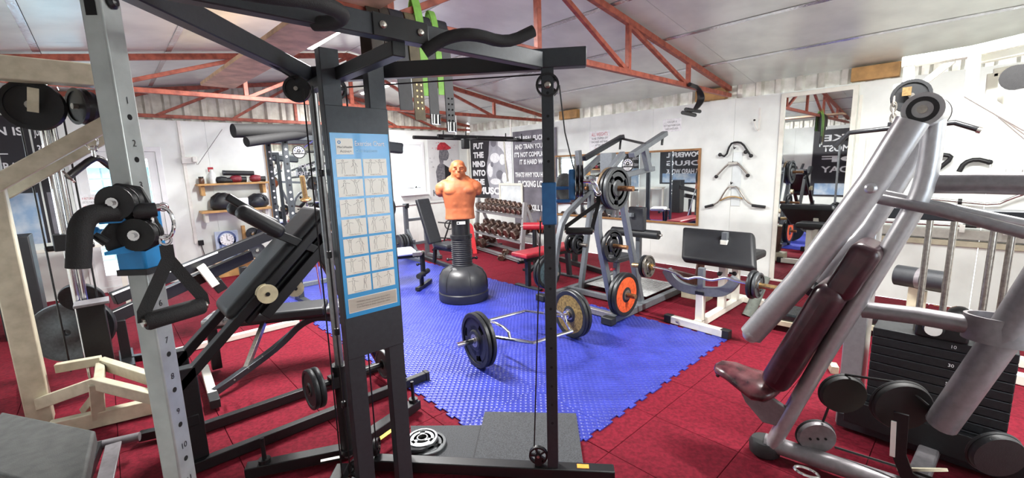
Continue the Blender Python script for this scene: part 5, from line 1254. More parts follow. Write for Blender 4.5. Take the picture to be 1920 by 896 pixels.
# base frame of flat cream bars
Bq = [FL(70, 757, .16), FL(180, 718, .30), FL(300, 748, .22)]
mesh('base_bar', sweep([Bq[0], Bq[1], Bq[2]], rectp(.05, .075)), CREAM, cm, bevel=.004)
b5, b6 = FL(95, 805, .06), FL(300, 757, .06)
mesh('base_bar', beam(b5, b6, .06, .10), CREAM, cm, bevel=.004)
mesh('base_upright', beam(FL(186, 783, .06), Bq[1], .07, .07, (0, 1, 0)), CREAM, cm, bevel=.004)
mesh('base_bar', beam(FL(160, 770, .06), FL(182, 742, .2), .05, .05), CREAM, cm, bevel=.004)
mesh('base_bar', beam(V3((-.50, 4.12, .05)), V3((-.60, 5.15, .05)), .08, .08), CREAM, cm, bevel=.004)
mesh('base_bar', beam(FL(190, 680, .32), FL(300, 715, .3), .05, .075), CREAM, cm, bevel=.004)
mesh('base_bar', beam(FL(190, 680, .32), FL(185, 725, .28), .05, .06), CREAM, cm, bevel=.004)
mesh('cross_bar', beam(FL(105, 690, .35), FL(190, 675, .35), .05, .06), CREAM, cm, bevel=.004)
plate('large grey plate on the cream lat machine', PY(128, 622, 4.75), (.35, 1, 0), .235, .05, PLATEG, 'solid', None)
plate('second large dark plate behind the grey plate of the cream lat machine', PY(150, 612, 4.95), (.35, 1, 0), .235, .05, PLATEB, 'solid', None)
plate('black plate high on the carriage of the cream lat machine', PY(154, 558, 4.62), (.35, 1, .5), .135, .03, PLATEB, 'solid', STEEL)
vb = thing('v_bar_attachment', 'black angled pulldown bar clipped to the cream lat machine cable', 'cable attachment', PY(178, 290, 4.1))
k0 = PY(178, 296, 4.1); mesh('bar', tube([PY(128, 332, 4.0), PY(145, 318, 4.05), PY(172, 298, 4.1), PY(186, 296, 4.12), PY(203, 310, 4.18), PY(215, 318, 4.2)], .022, 12, it=1), BLACKG, vb)
mesh('end_plate', disc(PY(129, 331, 4.0), (1, 0, .6), .045, .012, 18), STEEL, vb); mesh('swivel', [cyl(k0, k0+UP*.05, .012), torus(k0+UP*.06, (0, 1, 0), .018, .005)], CHROME, vb)
carabiner('steel snap hook above the angled pulldown bar', k0+UP*.06, k0+UP*.20+V3((-.02, 0, 0)), .007)
tag(mesh('pull_cable', [tube([k0+UP*.19+V3((-.02, 0, 0)), PY(163, 202, 4.25)+V3((.06, 0, -.02))], .006, 6)], CABLE), 'black cable from the pulleys down to the snap hook', 'cable')
# white side table behind the cream machine, dark locker beside
wt = thing('white_side_table', 'white topped side table against the left end of the far wall', 'table', (-.55, 7.6, 0))
mesh('top', box2((-1.0, 7.3, .78), (.1, 8.05, .82)), WHITEP, wt, bevel=.004)
for x in (-.95, .05):
    for y in (7.36, 8.0): mesh('leg', box2((x-.025, y-.025, 0), (x+.025, y+.025, .78)), WHITEP, wt)
tag(mesh('black_speaker', box2((-.92, 6.6, 0), (-.62, 6.95, 1.05)), VINYL, bevel=.01), 'tall black cabinet standing behind the cream lat machine', 'cabinet')
# dark pad in the near left corner
dp = thing('corner_bench', 'dark charcoal bench pad with steel frame beside the cream machine', 'bench', (-.4, 2.7, 0))
CPD = mat('charcoal_pad', '#4b4c4a', .7, 0, .12, 20, .3, 220)
c0, c1, c2_ = FL(40, 778, .45), FL(178, 806, .45), FL(158, 900, .45)
e_ = (c1-c0).normalized(); far_ = c0-(c1-c0)*.6
mesh('pad', flat([c1, c0-(c1-c0)*.3, c0-(c1-c0)*.3+(c2_-c1)*1.25, c2_+(c2_-c1)*.25], .37, .45), CPD, dp, bevel=.012, seg=3)
l0, l1 = FL(182, 836, .12), FL(262, 818, .12)
mesh('frame_tube', tube([l0, l0.lerp(l1, .5)+UP*-.0, l1], .025, 12), SILVERD, dp)
mesh('flat_leg', beam(FL(213, 832, .13), FL(196, 905, .10), .07, .012), SILVERD, dp, bevel=.003)
mesh('post', beam(V3((c1.x-.15, c1.y-.15, .02)), V3((c1.x-.15, c1.y-.15, .37)), .06, .06), BLACK, dp); mesh('post', beam(V3((c1.x-.25, c1.y-.6, .02)), V3((c1.x-.25, c1.y-.6, .37)), .06, .06), BLACK, dp)
mesh('frame_link', beam(V3((c1.x-.15, c1.y-.15, .10)), l0, .05, .05), BLACK, dp); mesh('floor_bar', beam(FL(262, 818, .05), FL(320, 805, .05), .05, .05), BLACK, dp)
# ------------------------------------------------------------------ silver press machine in the right foreground
pm = thing('chest_press_machine', 'silver chest press machine with maroon padded seat and black weight stack', 'gym machine', (2.45, .4, 0))
X0 = 2.45
def px_(pts, x=X0): return [PX(a, b, x) for a, b in pts]
ov = lambda w_, h_, n=16: [(w_/2*math.cos(2*PI*i/n), h_/2*math.sin(2*PI*i/n)) for i in range(n)]
mesh('main_tube', sweep(smoothpts(px_([(1438, 850), (1545, 665), (1690, 432), (1738, 345), (1752, 225)], X0+.03), it=2), ov(.075, .105), (1, 0, 0)), SILVER, pm)
f_ = PX(1433, 848, X0+.03)
mesh('foot_bumper', lathe([(0, -.05), (.06, -.05), (.075, -.035), (.078, .01), (.065, .035), (0, .035)], (f_.x, f_.y, .052), UP, 24), RUBBER, pm)
mesh('base_tube', sweep([V3((X0+.03, f_.y, .075)), V3((X0+.10, .10, .075)), V3((X0+.15, -.45, .075))], ov(.10, .085)), SILVERD, pm)
h0, h1 = PX(1718, 205, X0-.09), PX(1765, 218, X0+.15)
ha = V3((1, -.02, 0)); hc_ = PX(1735, 208, X0-.02)
mesh('pivot_head', [cyl(hc_-ha*.09, hc_+ha*.17, .064, 28)], SILVER, pm)
mesh('pivot_ring', disc(hc_-ha*.092, ha, .048, .006, 28, .032), RUBBER, pm); mesh('pivot_bolt', disc(hc_-ha*.097, ha, .016, .014, 12), STEEL, pm); mesh('end_ring', disc(hc_+ha*.175, ha, .066, .012, 28), RUBBER, pm)
mesh('press_arm', sweep(px_([(1712, 225), (1640, 338), (1500, 525), (1408, 628)], X0-.10), ov(.11, .085), (1, 0, 0)), SILVER, pm)
mesh('press_arm', sweep(smoothpts(px_([(1740, 245), (1665, 372), (1622, 440), (1580, 470), (1520, 545)], X0+.22), it=1), ov(.08, .07), (1, 0, 0)), SILVER, pm)
g_ = PX(1408, 628, X0-.10)
mesh('arm_end_cap', [ball(PX(1410, 626, X0-.10), .045, 16)], SILVER, pm)
bolt(PX(1633, 353, X0-.14), (-1, 0, 0), .022, pm, SILVER)
mesh('grip_knob', [cyl(PX(1527, 535, X0+.2), PX(1520, 548, X0+.15), .03, 14)], RUBBER, pm)
mesh('link_rod', tube(px_([(1650, 362), (1760, 385), (1925, 420)], X0+.05), .018, 12), SILVER, pm); mesh('link_rod', tube(px_([(1645, 372), (1760, 395), (1925, 438)], X0-.02), .022, 12), SILVERD, pm)
mesh('back_tube', sweep(px_([(1748, 343), (1830, 343), (1960, 345)], X0+.06), ov(.085, .085), (1, 0, 0)), SILVERD, pm)
mesh('mid_tube', sweep(px_([(1618, 580), (1720, 592), (1835, 612)], X0+.06), ov(.075, .085), (1, 0, 0)), SILVERD, pm)
# pads
u0, u1 = PX(1648, 470, X0), PX(1600, 540, X0); d_ = (u0-u1).normalized()
mesh('head_pad', box((u0+u1)/2+V3((0, .035, 0)), ((u0-u1).length+.07, .26, .115), d_, (1, 0, 0)), MAROON, pm, bevel=.038, seg=5)
u0, u1 = PX(1580, 545, X0), PX(1478, 705, X0); d_ = (u0-u1).normalized()
mesh('back_pad', box((u0+u1)/2+V3((0, .03, 0)), ((u0-u1).length+.09, .30, .13), d_, (1, 0, 0)), MAROON, pm, bevel=.055, seg=5)
s0, s1 = PX(1350, 690, X0), PX(1448, 728, X0); d_ = (s1-s0).normalized()
sv = []; sf = []; n_ = 18
for k, (t, wx, hz, dz) in enumerate(((-.03, .03, .02, .0), (0, .07, .035, .005), (.08, .095, .042, .01), (.18, .12, .05, -.005), (.28, .15, .058, -.012), (.36, .15, .05, -.002), (.40, .11, .03, .01), (.415, .05, .015, .015))):
    for i in range(n_):
        g = 2*PI*i/n_; sv.append(s0+d_*(t*(s1-s0).length/.36)+V3((wx*math.cos(g), 0, hz*math.sin(g)+dz)))
for k in range(7):
    for i in range(n_): sf.append((k*n_+i, k*n_+(i+1) % n_, (k+1)*n_+(i+1) % n_, (k+1)*n_+i))
sf += [tuple(range(n_))[::-1], tuple(7*n_+i for i in range(n_))]
mesh('seat', (sv, sf), mat('worn_maroon_vinyl', '#5a3034', .26, 0, .18, 14, .06, 160, dirt='#2b1418'), pm, smooth=80)
mesh('seat_knob', [ball(PX(1346, 703, X0-.04), .012)], RUBBER, pm)
mesh('seat_support', prism([(p.y-.6, p.z-.3) for p in px_([(1376, 705), (1398, 752), (1430, 790), (1465, 800), (1482, 770), (1450, 748), (1425, 735)])], (X0-.01, .6, .3), (0, 1, 0), UP, .03), SILVERD, pm, bevel=.004)
# cams and pulleys
DKD = mat('matt_black_cam', '#151515', .6, 0, .1, 40)
for (a, b, r, x, m, nm) in ((1580, 738, .100, X0+.12, DKD, 'cam_cover'), (1690, 760, .115, X0+.05, DKD, 'cam_cover'), (1530, 818, .088, X0+.10, SILVERD, 'pulley_cover'), (1868, 852, .09, X0+.02, RUBBER, 'pulley_cover')):
    c = PX(a, b, x); ax_ = V3((.8, .55, .1)); c_ = mesh(nm, lathe([(0, -.02), (r*.96, -.02), (r, -.012), (r, .012), (r*.96, .02), (0, .02)], c, ax_, 36), m, pm)
    mesh('rim', torus(c+ax_.normalized()*.012, ax_, r*.98, .008, 36, 6), RUBBER, c_)
cp = PX(1530, 818, X0+.10)
for k in (-1, 0, 1): mesh('cover_screw', disc(cp+V3((-.018, -.012, k*-.004))+V3((-.25, .36, 0))*(k*.08), (.8, .55, .1), .006, .01, 8), HOLE, pm)
mesh('belt', tube([PX(1543, 790, X0+.1), PX(1578, 700, X0+.12)], .006, 6), CABLE, pm); mesh('belt', tube([PX(1585, 702, X0+.12), PX(1690, 718, X0+.05), PX(1740, 760, X0+.05)], .006, 6), CABLE, pm)
mesh('belt', tube([PX(1565, 838, X0+.1), PX(1700, 880, X0+.1), PX(1800, 915, X0+.1)], .006, 6), CABLE, pm)
mesh('cam_hanger', [sweep(px_([(1690, 775), (1685, 850), (1700, 890), (1760, 930)], X0-.03), rectp(.05, .012), (1, 0, 0))], BLACK, pm)
mesh('hanger_tape', sweep(px_([(1676, 790), (1673, 855)], X0-.04), rectp(.018, .01), (1, 0, 0)), PLASTICW, pm)
mesh('cup', lathe([(.10, -.05), (.112, -.05), (.112, .05), (.10, .05), (.10, -.05)], PX(1878, 618, X0+.08), (0.1, 0, 1), 32), SILVERD, pm)
mesh('lower_tube', sweep(px_([(1765, 795), (1888, 620), (1960, 510)], X0+.04), ov(.11, .15), (1, 0, 0)), SILVERD, pm)
mesh('yellowed_disc', disc(PX(1728, 880, X0+.12), (.5, .5, 1), .09, .012, 30), CREAM, pm)
# weight stack tower of the machine
SXs = 3.15
for (y, w_) in ((.42, .09), (-.34, .09)):
    mesh('stack_post', box2((SXs-.09, y-.05, .02), (SXs+.11, y+.05, 1.30)), SILVER, pm, bevel=.006)
mesh('stack_head', box2((SXs-.06, -.36, 1.27), (SXs+.06, .44, 1.33)), CHAR, pm, bevel=.006)
mesh('stack_base', box2((SXs-.12, -.40, .02), (SXs+.12, .46, .11)), CHAR, pm, bevel=.006)
for k in range(11): 
    z = .115+k*.05
    wp = mesh('stack_plate', box2((SXs-.10, -.20, z), (SXs+.10, .34, z+.047)), PLATEB, pm, bevel=.004)
    if k % 2 == 0: lettering('stack_number', str(110-k*10), (SXs-.1005, .02, z+.014), (0, -1, 0), UP, .024, POSTW, wp)
mesh('selector_head', [box2((SXs-.12, -.03, .665), (SXs+.10, .17, .74)), cyl((SXs-.13, .10, .72), (SXs+.05, .10, .72), .045, 18)], BLACK, pm, bevel=.012); mesh('selector_knob', disc((SXs-.135, .10, .72), (1, 0, 0), .034, .01, 18), PLASTICW, pm)
for y, x in ((.17, SXs), (.08, SXs+.02), (-.06, SXs), (-.12, SXs+.02)): mesh('guide_rod', cyl((x, y, .11), (x, y, 1.29), .0145, 14), STEEL, pm)
mesh('stack_shroud', beam((SXs-.16, .42, .16), (SXs-.2, -.42, .16), .03, .14), BLACK, pm, bevel=.004)
mesh('link_beam', beam((X0+.10, .08, .075), (SXs-.1, .05, .075), .08, .06), SILVERD, pm, bevel=.01)

# ------------------------------------------------------------------ white lat tower behind the press machine
lt = thing('white_lat_tower', 'white welded lat pulldown tower with a big black pulley near the roof', 'gym machine', (4.4, 0, 0))
Xw = 4.4
def wx(pts, w_=.07, h_=.07, x=Xw, nm='beam'): return mesh(nm, sweep(px_(pts, x), rectp(w_, h_), (1, 0, 0)), CREAM if nm == 'x' else WHITEP, lt, bevel=.006)
wx([(1692, 118), (1820, 98), (1960, 66)], .07, .09, nm='top_beam')
wx([(1706, 114), (1702, 172)], .06, .074, nm='pulley_drop'); wx([(1676, 166), (1712, 160)], .05, .08, nm='pulley_guard')
wx([(1712, 172), (1788, 112)], .04, .05, nm='gusset_strut')
wx([(1828, 98), (1820, 176), (1925, 236), (2000, 275)], .064, .082, nm='front_loop')
wx([(1835, 110), (1940, 88)], .07, .08, x=Xw+.05, nm='loop_beam')
for k in (1, 2): wx([(1850+12*k, 128+10*k), (1845+12*k, 185+10*k), (1935, 240+10*k)], .06, .07, x=Xw+.25*k, nm='rear_loop'); wx([(1850+12*k, 128+10*k), (1945, 112+12*k)], .06, .07, x=Xw+.25*k, nm='rear_beam')
q = PX(1708, 180, Xw-.03); pulley('pulley', q+V3((0, -.0, -.0)), (1, .15, 0), .115, .05, lt, m=BLACK)
mesh('axle_plate', box(q+V3((-.05, .02, .03)), (.01, .05, .06)), BRASS, lt); mesh('foam_end', cyl(PX(1905, 145, Xw-.2), PX(1935, 140, Xw+.1), .075, 20), FOAM, lt)
for y in (-.45,): 
    mesh('tower_post', beam((Xw, y, .02), (Xw, y, 2.33), .08, .08, (0, 1, 0)), WHITEP, lt, bevel=.006); mesh('tower_post', beam((Xw+.55, y, .02), (Xw+.55, y, 2.33), .08, .08, (0, 1, 0)), WHITEP, lt, bevel=.006)
mesh('base_beam', beam((Xw+.1, -.5, .04), (Xw+.22, .50, .04), .08, .07), WHITEP, lt, bevel=.005); mesh('base_beam', beam((Xw+.5, -.5, .04), (Xw+.55, .50, .04), .08, .07), WHITEP, lt, bevel=.005); mesh('base_beam', beam((Xw, -.45, .04), (Xw+.6, -.45, .04), .08, .07), WHITEP, lt, bevel=.005)
mesh('seat_post', beam((Xw+.35, .25, .05), (Xw+.35, .25, .52), .06, .06), CREAM, lt, bevel=.005)
mesh('roller_pad', cyl((Xw+.30, .12, .62), (Xw+.38, .42, .62), .085, 24), VINYLG, lt); mesh('roller_band', cyl((Xw+.335, .25, .62), (Xw+.345, .28, .62), .088, 24), SILVERD, lt)
# chain and lat bar
ct = PX(1676, 190, Xw-.1)
ch = thing('chain', 'short steel chain with carabiner hanging from the white lat tower pulley', 'chain', ct)
cz_ = [PX(1676, 190, Xw-.1), PX(1675, 208, Xw-.1), PX(1674, 232, Xw-.1)]
for k in range(5):
    t = k/4; c = cz_[0].lerp(cz_[2], t); L_ = .035; ax_ = V3((1, 0, 0)) if k % 2 else V3((0, 1, 0)); s_ = V3((0, 1, 0)) if k % 2 else V3((1, 0, 0))
    o = [c+UP*(L_*math.cos(2*PI*i/14))+s_*(.016*math.sin(2*PI*i/14)) for i in range(14)]
    mesh('link', sweep(o, circp(.0055, 6), ax_, True), STEEL, ch)
lbx = thing('lat_bar', 'long black lat pulldown bar with bent ends hanging from the chain', 'cable attachment', cz_[2])
mesh('bar', tube([PX(1564, 276, Xw-.15), PX(1592, 249, Xw-.13), PX(1674, 240, Xw-.1), PX(1790, 230, Xw-.05), PX(1838, 244, Xw-.03)], .018, 14), BLACKG, lbx)
mesh('hanger', [box(PX(1674, 238, Xw-.1)+V3((0, 0, .01)), (.03, .06, .05))], BLACKG, lbx, bevel=.004); mesh('grip_tip', cyl(PX(1832, 243, Xw-.03), PX(1840, 245, Xw-.03), .021, 14), STEEL, lbx)
# black topped aerobic steps on cream frames
def step(label, c, ux, L_, W_):
    o = thing('step_platform', label, 'step platform', c); c = V3(c); ux = V3(ux).normalized(); uy = V3((-ux.y, ux.x, 0))
    mesh('frame', box(c+UP*.085, (L_, W_, .05), ux, uy), CREAM, o, bevel=.004)
    for a in (-1, 1):
        for b in (-1, 1): mesh('leg', box(c+ux*(a*(L_/2-.04))+uy*(b*(W_/2-.04))+UP*.03, (.06, .06, .06), ux, uy), CREAM, o, bevel=.003)
    mesh('pad', box(c+UP*.145, (L_-.02, W_-.02, .07), ux, uy), mat('glossy_black_wrap', '#1d2022', .16, 0, .25, 16, .6, 22), o, bevel=.02, seg=3)
step('low step with glossy black pad on a cream frame beside the preacher bench', FL(1520, 622), (.05, -1, 0), .72, .36)
step('low step with glossy black pad behind the silver weight stack post', FL(1665, 645)+V3((.25, 0, 0)), (.05, -1, 0), .50, .30)
tag(mesh('chrome_clip', sweep([FL(1512, 885, .125)+V3((.03*math.cos(2*PI*i/14), .05*math.sin(2*PI*i/14), 0)) for i in range(14)], circp(.007, 6), (0, 0, 1), True), CHROME), 'small chrome spring clip resting on the silver base tube', 'clip')
st = thing('cream_stool', 'cream wooden frame with a post behind the weight stack', 'stand', FL(1720, 660))
c = FL(1700, 655); mesh('post', beam(V3((c.x, c.y, .02)), V3((c.x, c.y, .55)), .07, .07), WOOD if False else CREAM, st, bevel=.004); mesh('base', box((c.x, c.y-.15, .03), (.25, .7, .05)), CREAM, st, bevel=.004)
tag(mesh('wood_block', box(FL(1563, 690, .03), (.09, .05, .06), (1, .4, 0), (-.4, 1, 0)), CREAM, bevel=.004), 'small cream wooden block lying on the carpet behind the press machine', 'block')
# grey foam roller upright beside the preacher bench
fr0 = FL(1402, 592); tag(mesh('foam_roller', tube([fr0, fr0+V3((.05, -.03, .12)), fr0+V3((.12, -.10, .42))], .055, 20), mat('grey_foam', '#6f766f', .8, 0, .1, 30, .2, 120)), 'grey foam roller leaning beside the preacher bench', 'foam roller')

# ------------------------------------------------------------------ preacher curl bench
pb = thing('preacher_bench', 'white framed preacher curl bench with black pads', 'bench', (4.6, 1.75, 0))
mesh('front_foot', beam((4.03, 2.02, .045), (3.99, 1.49, .045), .07, .07), WHITEP, pb, bevel=.005)
for p in ((4.03, 2.04), (3.99, 1.47)): mesh('foot_cap', box((*p, .045), (.08, .07, .08), (.08, 1, 0), (-1, .08, 0)), RUBBER, pb, bevel=.006)
mesh('rear_foot', beam((5.22, 2.05, .045), (5.18, 1.50, .045), .07, .07), WHITEP, pb, bevel=.005); 
for p in ((5.22, 2.07), (5.18, 1.48)): mesh('foot_cap', box((*p, .045), (.08, .06, .08), (.08, 1, 0), (-1, .08, 0)), RUBBER, pb, bevel=.006)
mesh('spine', beam((4.02, 1.76, .05), (5.2, 1.76, .05), .07, .07), WHITEP, pb, bevel=.005)
for y in (1.93, 1.60): bolt((3.975-.0, y, .05), (-1, .0, 0), .014, pb)
rp = ZA(1322, 560, 4.10, 1.76)
mesh('rest_post', beam((4.10, 1.76, .07), (4.10, 1.76, .36), .07, .07), WHITEP, pb, bevel=.004); mesh('rest_sleeve', beam((4.10, 1.76, .34), (4.10, 1.76, .37), .08, .08), BLACK, pb); mesh('rest_inner', beam((4.10, 1.76, .36), (4.10, 1.76, .60), .055, .055), GREY, pb, bevel=.003)
xa = 4.10
w0 = [PX(a, b, xa) for a, b in ((1252, 503), (1262, 522), (1285, 538), (1340, 545), (1365, 535), (1380, 515), (1384, 524+0))]
w0 = [PX(1250, 505, xa), PX(1262, 527, xa), PX(1285, 541, xa), PX(1345, 549, xa), PX(1368, 541, xa), PX(1381, 522, xa)]
mesh('bar_cradle', sweep(smoothpts(w0, it=2), rectp(.09, .05), (1, 0, 0)), GREY, pb, bevel=.004)
mesh('arm_post', beam((4.62, 1.76, .07), (4.62, 1.76, .80), .07, .07), WHITEP, pb, bevel=.004); mesh('arm_collar', beam((4.62, 1.76, .54), (4.62, 1.76, .60), .085, .085), BLACK, pb); mesh('arm_inner', beam((4.62, 1.76, .58), (4.62, 1.76, .88), .055, .055), GREY, pb, bevel=.003)
mesh('adjust_knob', [cyl((4.58, 1.76, .46), (4.53, 1.76, .46), .01), ball((4.52, 1.76, .46), .024)], BLACK, pb); mesh('adjust_knob', [cyl((4.62, 1.70, .46), (4.62, 1.66, .46), .01), ball((4.62, 1.65, .46), .024)], BLACK, pb)
a0, a1_ = PX(1345, 434, 4.75), PX(1345, 498, 4.48)
pdir = (a0-a1_).normalized()
mesh('arm_pad', box((a0+a1_)/2, ((a0-a1_).length, .74, .11), pdir, (0, 1, 0)), VINYL, pb, bevel=.035, seg=5)
mesh('seat_post', beam((4.98, 1.76, .07), (4.98, 1.76, .52), .07, .07), WHITEP, pb, bevel=.004); mesh('seat_plate', box((5.0, 1.76, .54), (.14, .14, .02)), BLACK, pb)
mesh('seat', box((5.02, 1.72, .60), (.34, .38, .085)), VINYL, pb, bevel=.03, seg=4)
# EZ curl bar on the cradle
ez = thing('ez_curl_bar', 'chrome zigzag curl bar resting on the preacher bench cradle', 'barbell', PX(1310, 515, xa))
ez_pts = [PX(1222, 500, 3.98), PX(1252, 506, 3.99), PX(1268, 512, 3.99), PX(1285, 524, 3.99), PX(1310, 518, 3.99), PX(1332, 526, 3.98), PX(1352, 522, 3.98), PX(1362, 520, 3.98), PX(1378, 526, 3.97), PX(1405, 532, 3.97)]
mesh('bar', tube(ez_pts, .013, 12, it=1), CHROME, ez)
sl, sr = ez_pts[0], ez_pts[-1]
dl = (PX(1190, 497, 3.98)-sl).normalized(); dr = (PX(1452, 540, 3.96)-sr).normalized()
mesh('sleeve', cyl(sl-dl*.02, sl+dl*.22, .024, 18), BRASS, ez); mesh('sleeve', cyl(sr-dr*.02, sr+dr*.26, .024, 18), BRASS, ez)
mesh('collar', disc(sl, dl, .034, .02, 18), BRASS, ez); mesh('collar', disc(sr, dr, .034, .02, 18), BRASS, ez)
plate('chrome faced grip plate on the curl bar end by the pulldown machine', sl+dl*.035, dl, .115, .03, mat('dull_chrome_plate', '#77736b', .35, .6, .2, 50), 'grip', BRASS, group='plates on the curl bar')
plate('black plate behind the chrome faced plate on the curl bar', sl+dl*.075, dl, .115, .032, PLATEB, 'solid', None, group='plates on the curl bar')
plate('inner black plate on the curl bar end by the tall mirror', sr+dr*.03, dr, .125, .034, PLATEB, 'solid', None, group='plates on the curl bar')
plate('outer ribbed grey plate on the curl bar end by the tall mirror', sr+dr*.07, dr, .11, .034, PLATEG, 'grip', BRASS, group='plates on the curl bar')
# brown leg machine pads behind the curl bar
bl = thing('brown_post_stand', 'brown metal stand with an upright arm behind the curl bar', 'stand', (5.2, 2.35, 0))
BRN = mat('brown_enamel', '#4d3028', .4, .2, .15, 20)
c = FL(1260, 520, .15); mesh('arm', beam(V3((4.95, 2.50, .26)), V3((5.02, 2.12, .20)), .05, .12), BRN, bl, bevel=.005); mesh('upright', beam(V3((5.02, 2.2, .12)), V3((5.04, 2.17, .55)), .08, .08), BRN, bl, bevel=.005); mesh('cap', box((5.04, 2.17, .56), (.085, .085, .02)), CREAM, bl); mesh('foot', box((5.02, 2.2, .065), (.2, .3, .13)), CREAM, bl, bevel=.006)
# ------------------------------------------------------------------ hung on the right wall
WB = XR
hb = thing('attachment_board', 'white perforated strip with hooks on the right wall', 'wall rack', (XR, 2.2, 1.2))
yb0 = PX(1381, 340, XR).y
mesh('strip', box2((XR-.01, yb0-.06, .98), (XR, yb0+.06, 1.72)), mat('pale_steel_strip', '#dfe6e6', .4, .1, .03, 10), hb, bevel=.002)
for (a, b) in ((1378, 279), (1376, 306), (1372, 345)):
    p = PX(a, b, XR-.03); mesh('hook', tube([V3((XR-.005, p.y, p.z+.02)), V3((XR-.06, p.y, p.z)), V3((XR-.07, p.y, p.z+.03))], .007, 8), BLACK, hb)
x_ = XR-.055
def onw(pts, r, m, par, nm='bar', it=1): return mesh(nm, tube([PX(a, b, x_) for a, b in pts], r, 12, it=it), m, par)
t1 = thing('tricep_bar', 'black V shaped press-down bar hung top of the wall strip', 'cable attachment', PX(1380, 270, x_)); onw([(1350, 290), (1361, 294), (1369, 270), (1380, 266), (1392, 268), (1405, 288), (1408, 292)], .013, BLACK, t1)
for a, b in ((1350, 290), (1408, 292), (1398, 285)): mesh('rubber_end', ball(PX(a, b, x_), .026), RUBBER, t1)
t2 = thing('v_bar', 'steel inverted V press-down bar hung in the middle of the wall strip', 'cable attachment', PX(1375, 308, x_)); onw([(1343, 330), (1364, 308), (1374, 304), (1385, 307), (1403, 328)], .013, STEEL, t2)
for a, b in ((1343, 331), (1402, 329)): mesh('rubber_end', ball(PX(a, b, x_), .026), RUBBER, t2)
mesh('swivel', box(PX(1374, 306, x_), (.03, .12, .04)), STEEL, t2, bevel=.004)
t3 = thing('row_handle', 'steel double-curve row bar with black grips hung lowest on the wall strip', 'cable attachment', PX(1376, 360, x_))
onw([(1335, 385), (1348, 378), (1358, 360), (1366, 350), (1373, 350), (1382, 350), (1390, 362), (1400, 378), (1412, 385), (1425, 386)], .011, STEEL, t3); onw([(1350, 376), (1362, 370), (1376, 368), (1392, 372)], .011, BRASS, t3)
mesh('grip', cyl(PX(1322, 388, x_), PX(1338, 384, x_), .019, 14), RUBBER, t3); mesh('grip', cyl(PX(1410, 385, x_), PX(1435, 388, x_), .019, 14), RUBBER, t3)
hk_ = thing('wall_hook', 'single white metal hook high on the right wall', 'hook', PX(1425, 225, XR)); p = PX(1425, 205, XR); mesh('plate', box2((XR-.006, p.y-.012, p.z-.28), (XR, p.y+.012, p.z+.02)), PLASTICW, hk_); mesh('hook', tube([V3((XR-.006, p.y, p.z-.25)), V3((XR-.07, p.y, p.z-.27)), V3((XR-.09, p.y+.02, p.z-.2)), V3((XR-.09, p.y+.03, p.z-.15))], .008, 8, it=1), PLASTICW, hk_); mesh('tip', ball(V3((XR-.09, p.y+.03, p.z-.14)), .014), BLACK, hk_)
# signs
sg = thing('weights_notice', 'paper notice with a red heading about stripping all weights on the right wall', 'notice', PX(1125, 262, XR))
c = PX(1124, 262, XR-.004); mesh('sheet', box2((XR-.003, c.y-.22, c.z-.17), (XR, c.y+.22, c.z+.15)), POSTW, sg, smooth=0)
for k, (s, m, h_, w_) in enumerate((('ALL WEIGHTS', REDI, .085, .34), ('TO BE STRIPPED OFF', INK, .05, .34), ('MACHINES AND BARS', INK, .05, .34), ('AFTER USE', INK, .05, .18), ('THANK YOU', REDI, .05, .2))): lettering('notice_text', s, (XR-.0035, c.y, c.z+.065-k*.058), (0, -1, 0), UP, h_, m, sg, wid=w_)
sg2 = thing('small_notice', 'small white paper notice with three printed lines high on the right wall', 'notice', PX(1260, 234, XR)); c = PX(1260, 234, XR-.004)
mesh('sheet', box2((XR-.003, c.y-.15, c.z-.10), (XR, c.y+.15, c.z+.09)), POSTW, sg2, smooth=0)
for k, s in enumerate(('YOU LIFT IT', 'PUT IT BACK WHERE IT GOES', 'NO EXCUSES')): lettering('notice_text', s, (XR-.0035, c.y, c.z+.03-k*.05), (0, -1, 0), UP, .035, INK, sg2, wid=(.16, .26, .2)[k])
# bar rack on the right wall behind the lat tower
wr_ = thing('wall_bar_rack', 'grey wall rail with white hooks carrying chrome bars', 'wall rack', (XR, 0, .8))
mesh('rail', box2((XR-.07, -.9, .74), (XR, .85, .84)), mat('grey_rail', '#a9a7a0', .5), wr_, bevel=.005); mesh('lower_rail', box2((XR-.04, -.9, .66), (XR, .85, .72)), CREAM, wr_, bevel=.005)
for y in (.55, .1, -.2): mesh('hook', [box2((XR-.14, y-.02, .82), (XR-.05, y+.02, .85)), box2((XR-.14, y-.02, .82), (XR-.12, y+.02, .90))], PLASTICW, wr_, bevel=.003)
for k, (z, l, m) in enumerate(((.885, 'long chrome straight bar lying on the wall hooks', CHROME), )):
    b_o = thing('straight_bar', l, 'barbell', (XR-.10, 0, z)); mesh('bar', cyl((XR-.09, -.85, z), (XR-.09, .75, z), .016, 14), m, b_o); mesh('grip', cyl((XR-.09, .0, z), (XR-.09, .1, z), .019, 14), RUBBER, b_o)
up_r = thing('upper_wall_rack', 'chrome hook rail high behind the lat tower with black cable handles', 'wall rack', (XR, 0, 1.4))
mesh('rail', [cyl((XR-.04, -.4, 1.40), (XR-.04, .95, 1.40), .014, 12)], CHROME, up_r)
for y in (.9, .3, -.3): mesh('bracket', box2((XR-.05, y-.02, 1.37), (XR, y+.02, 1.43)), PLASTICW, up_r)
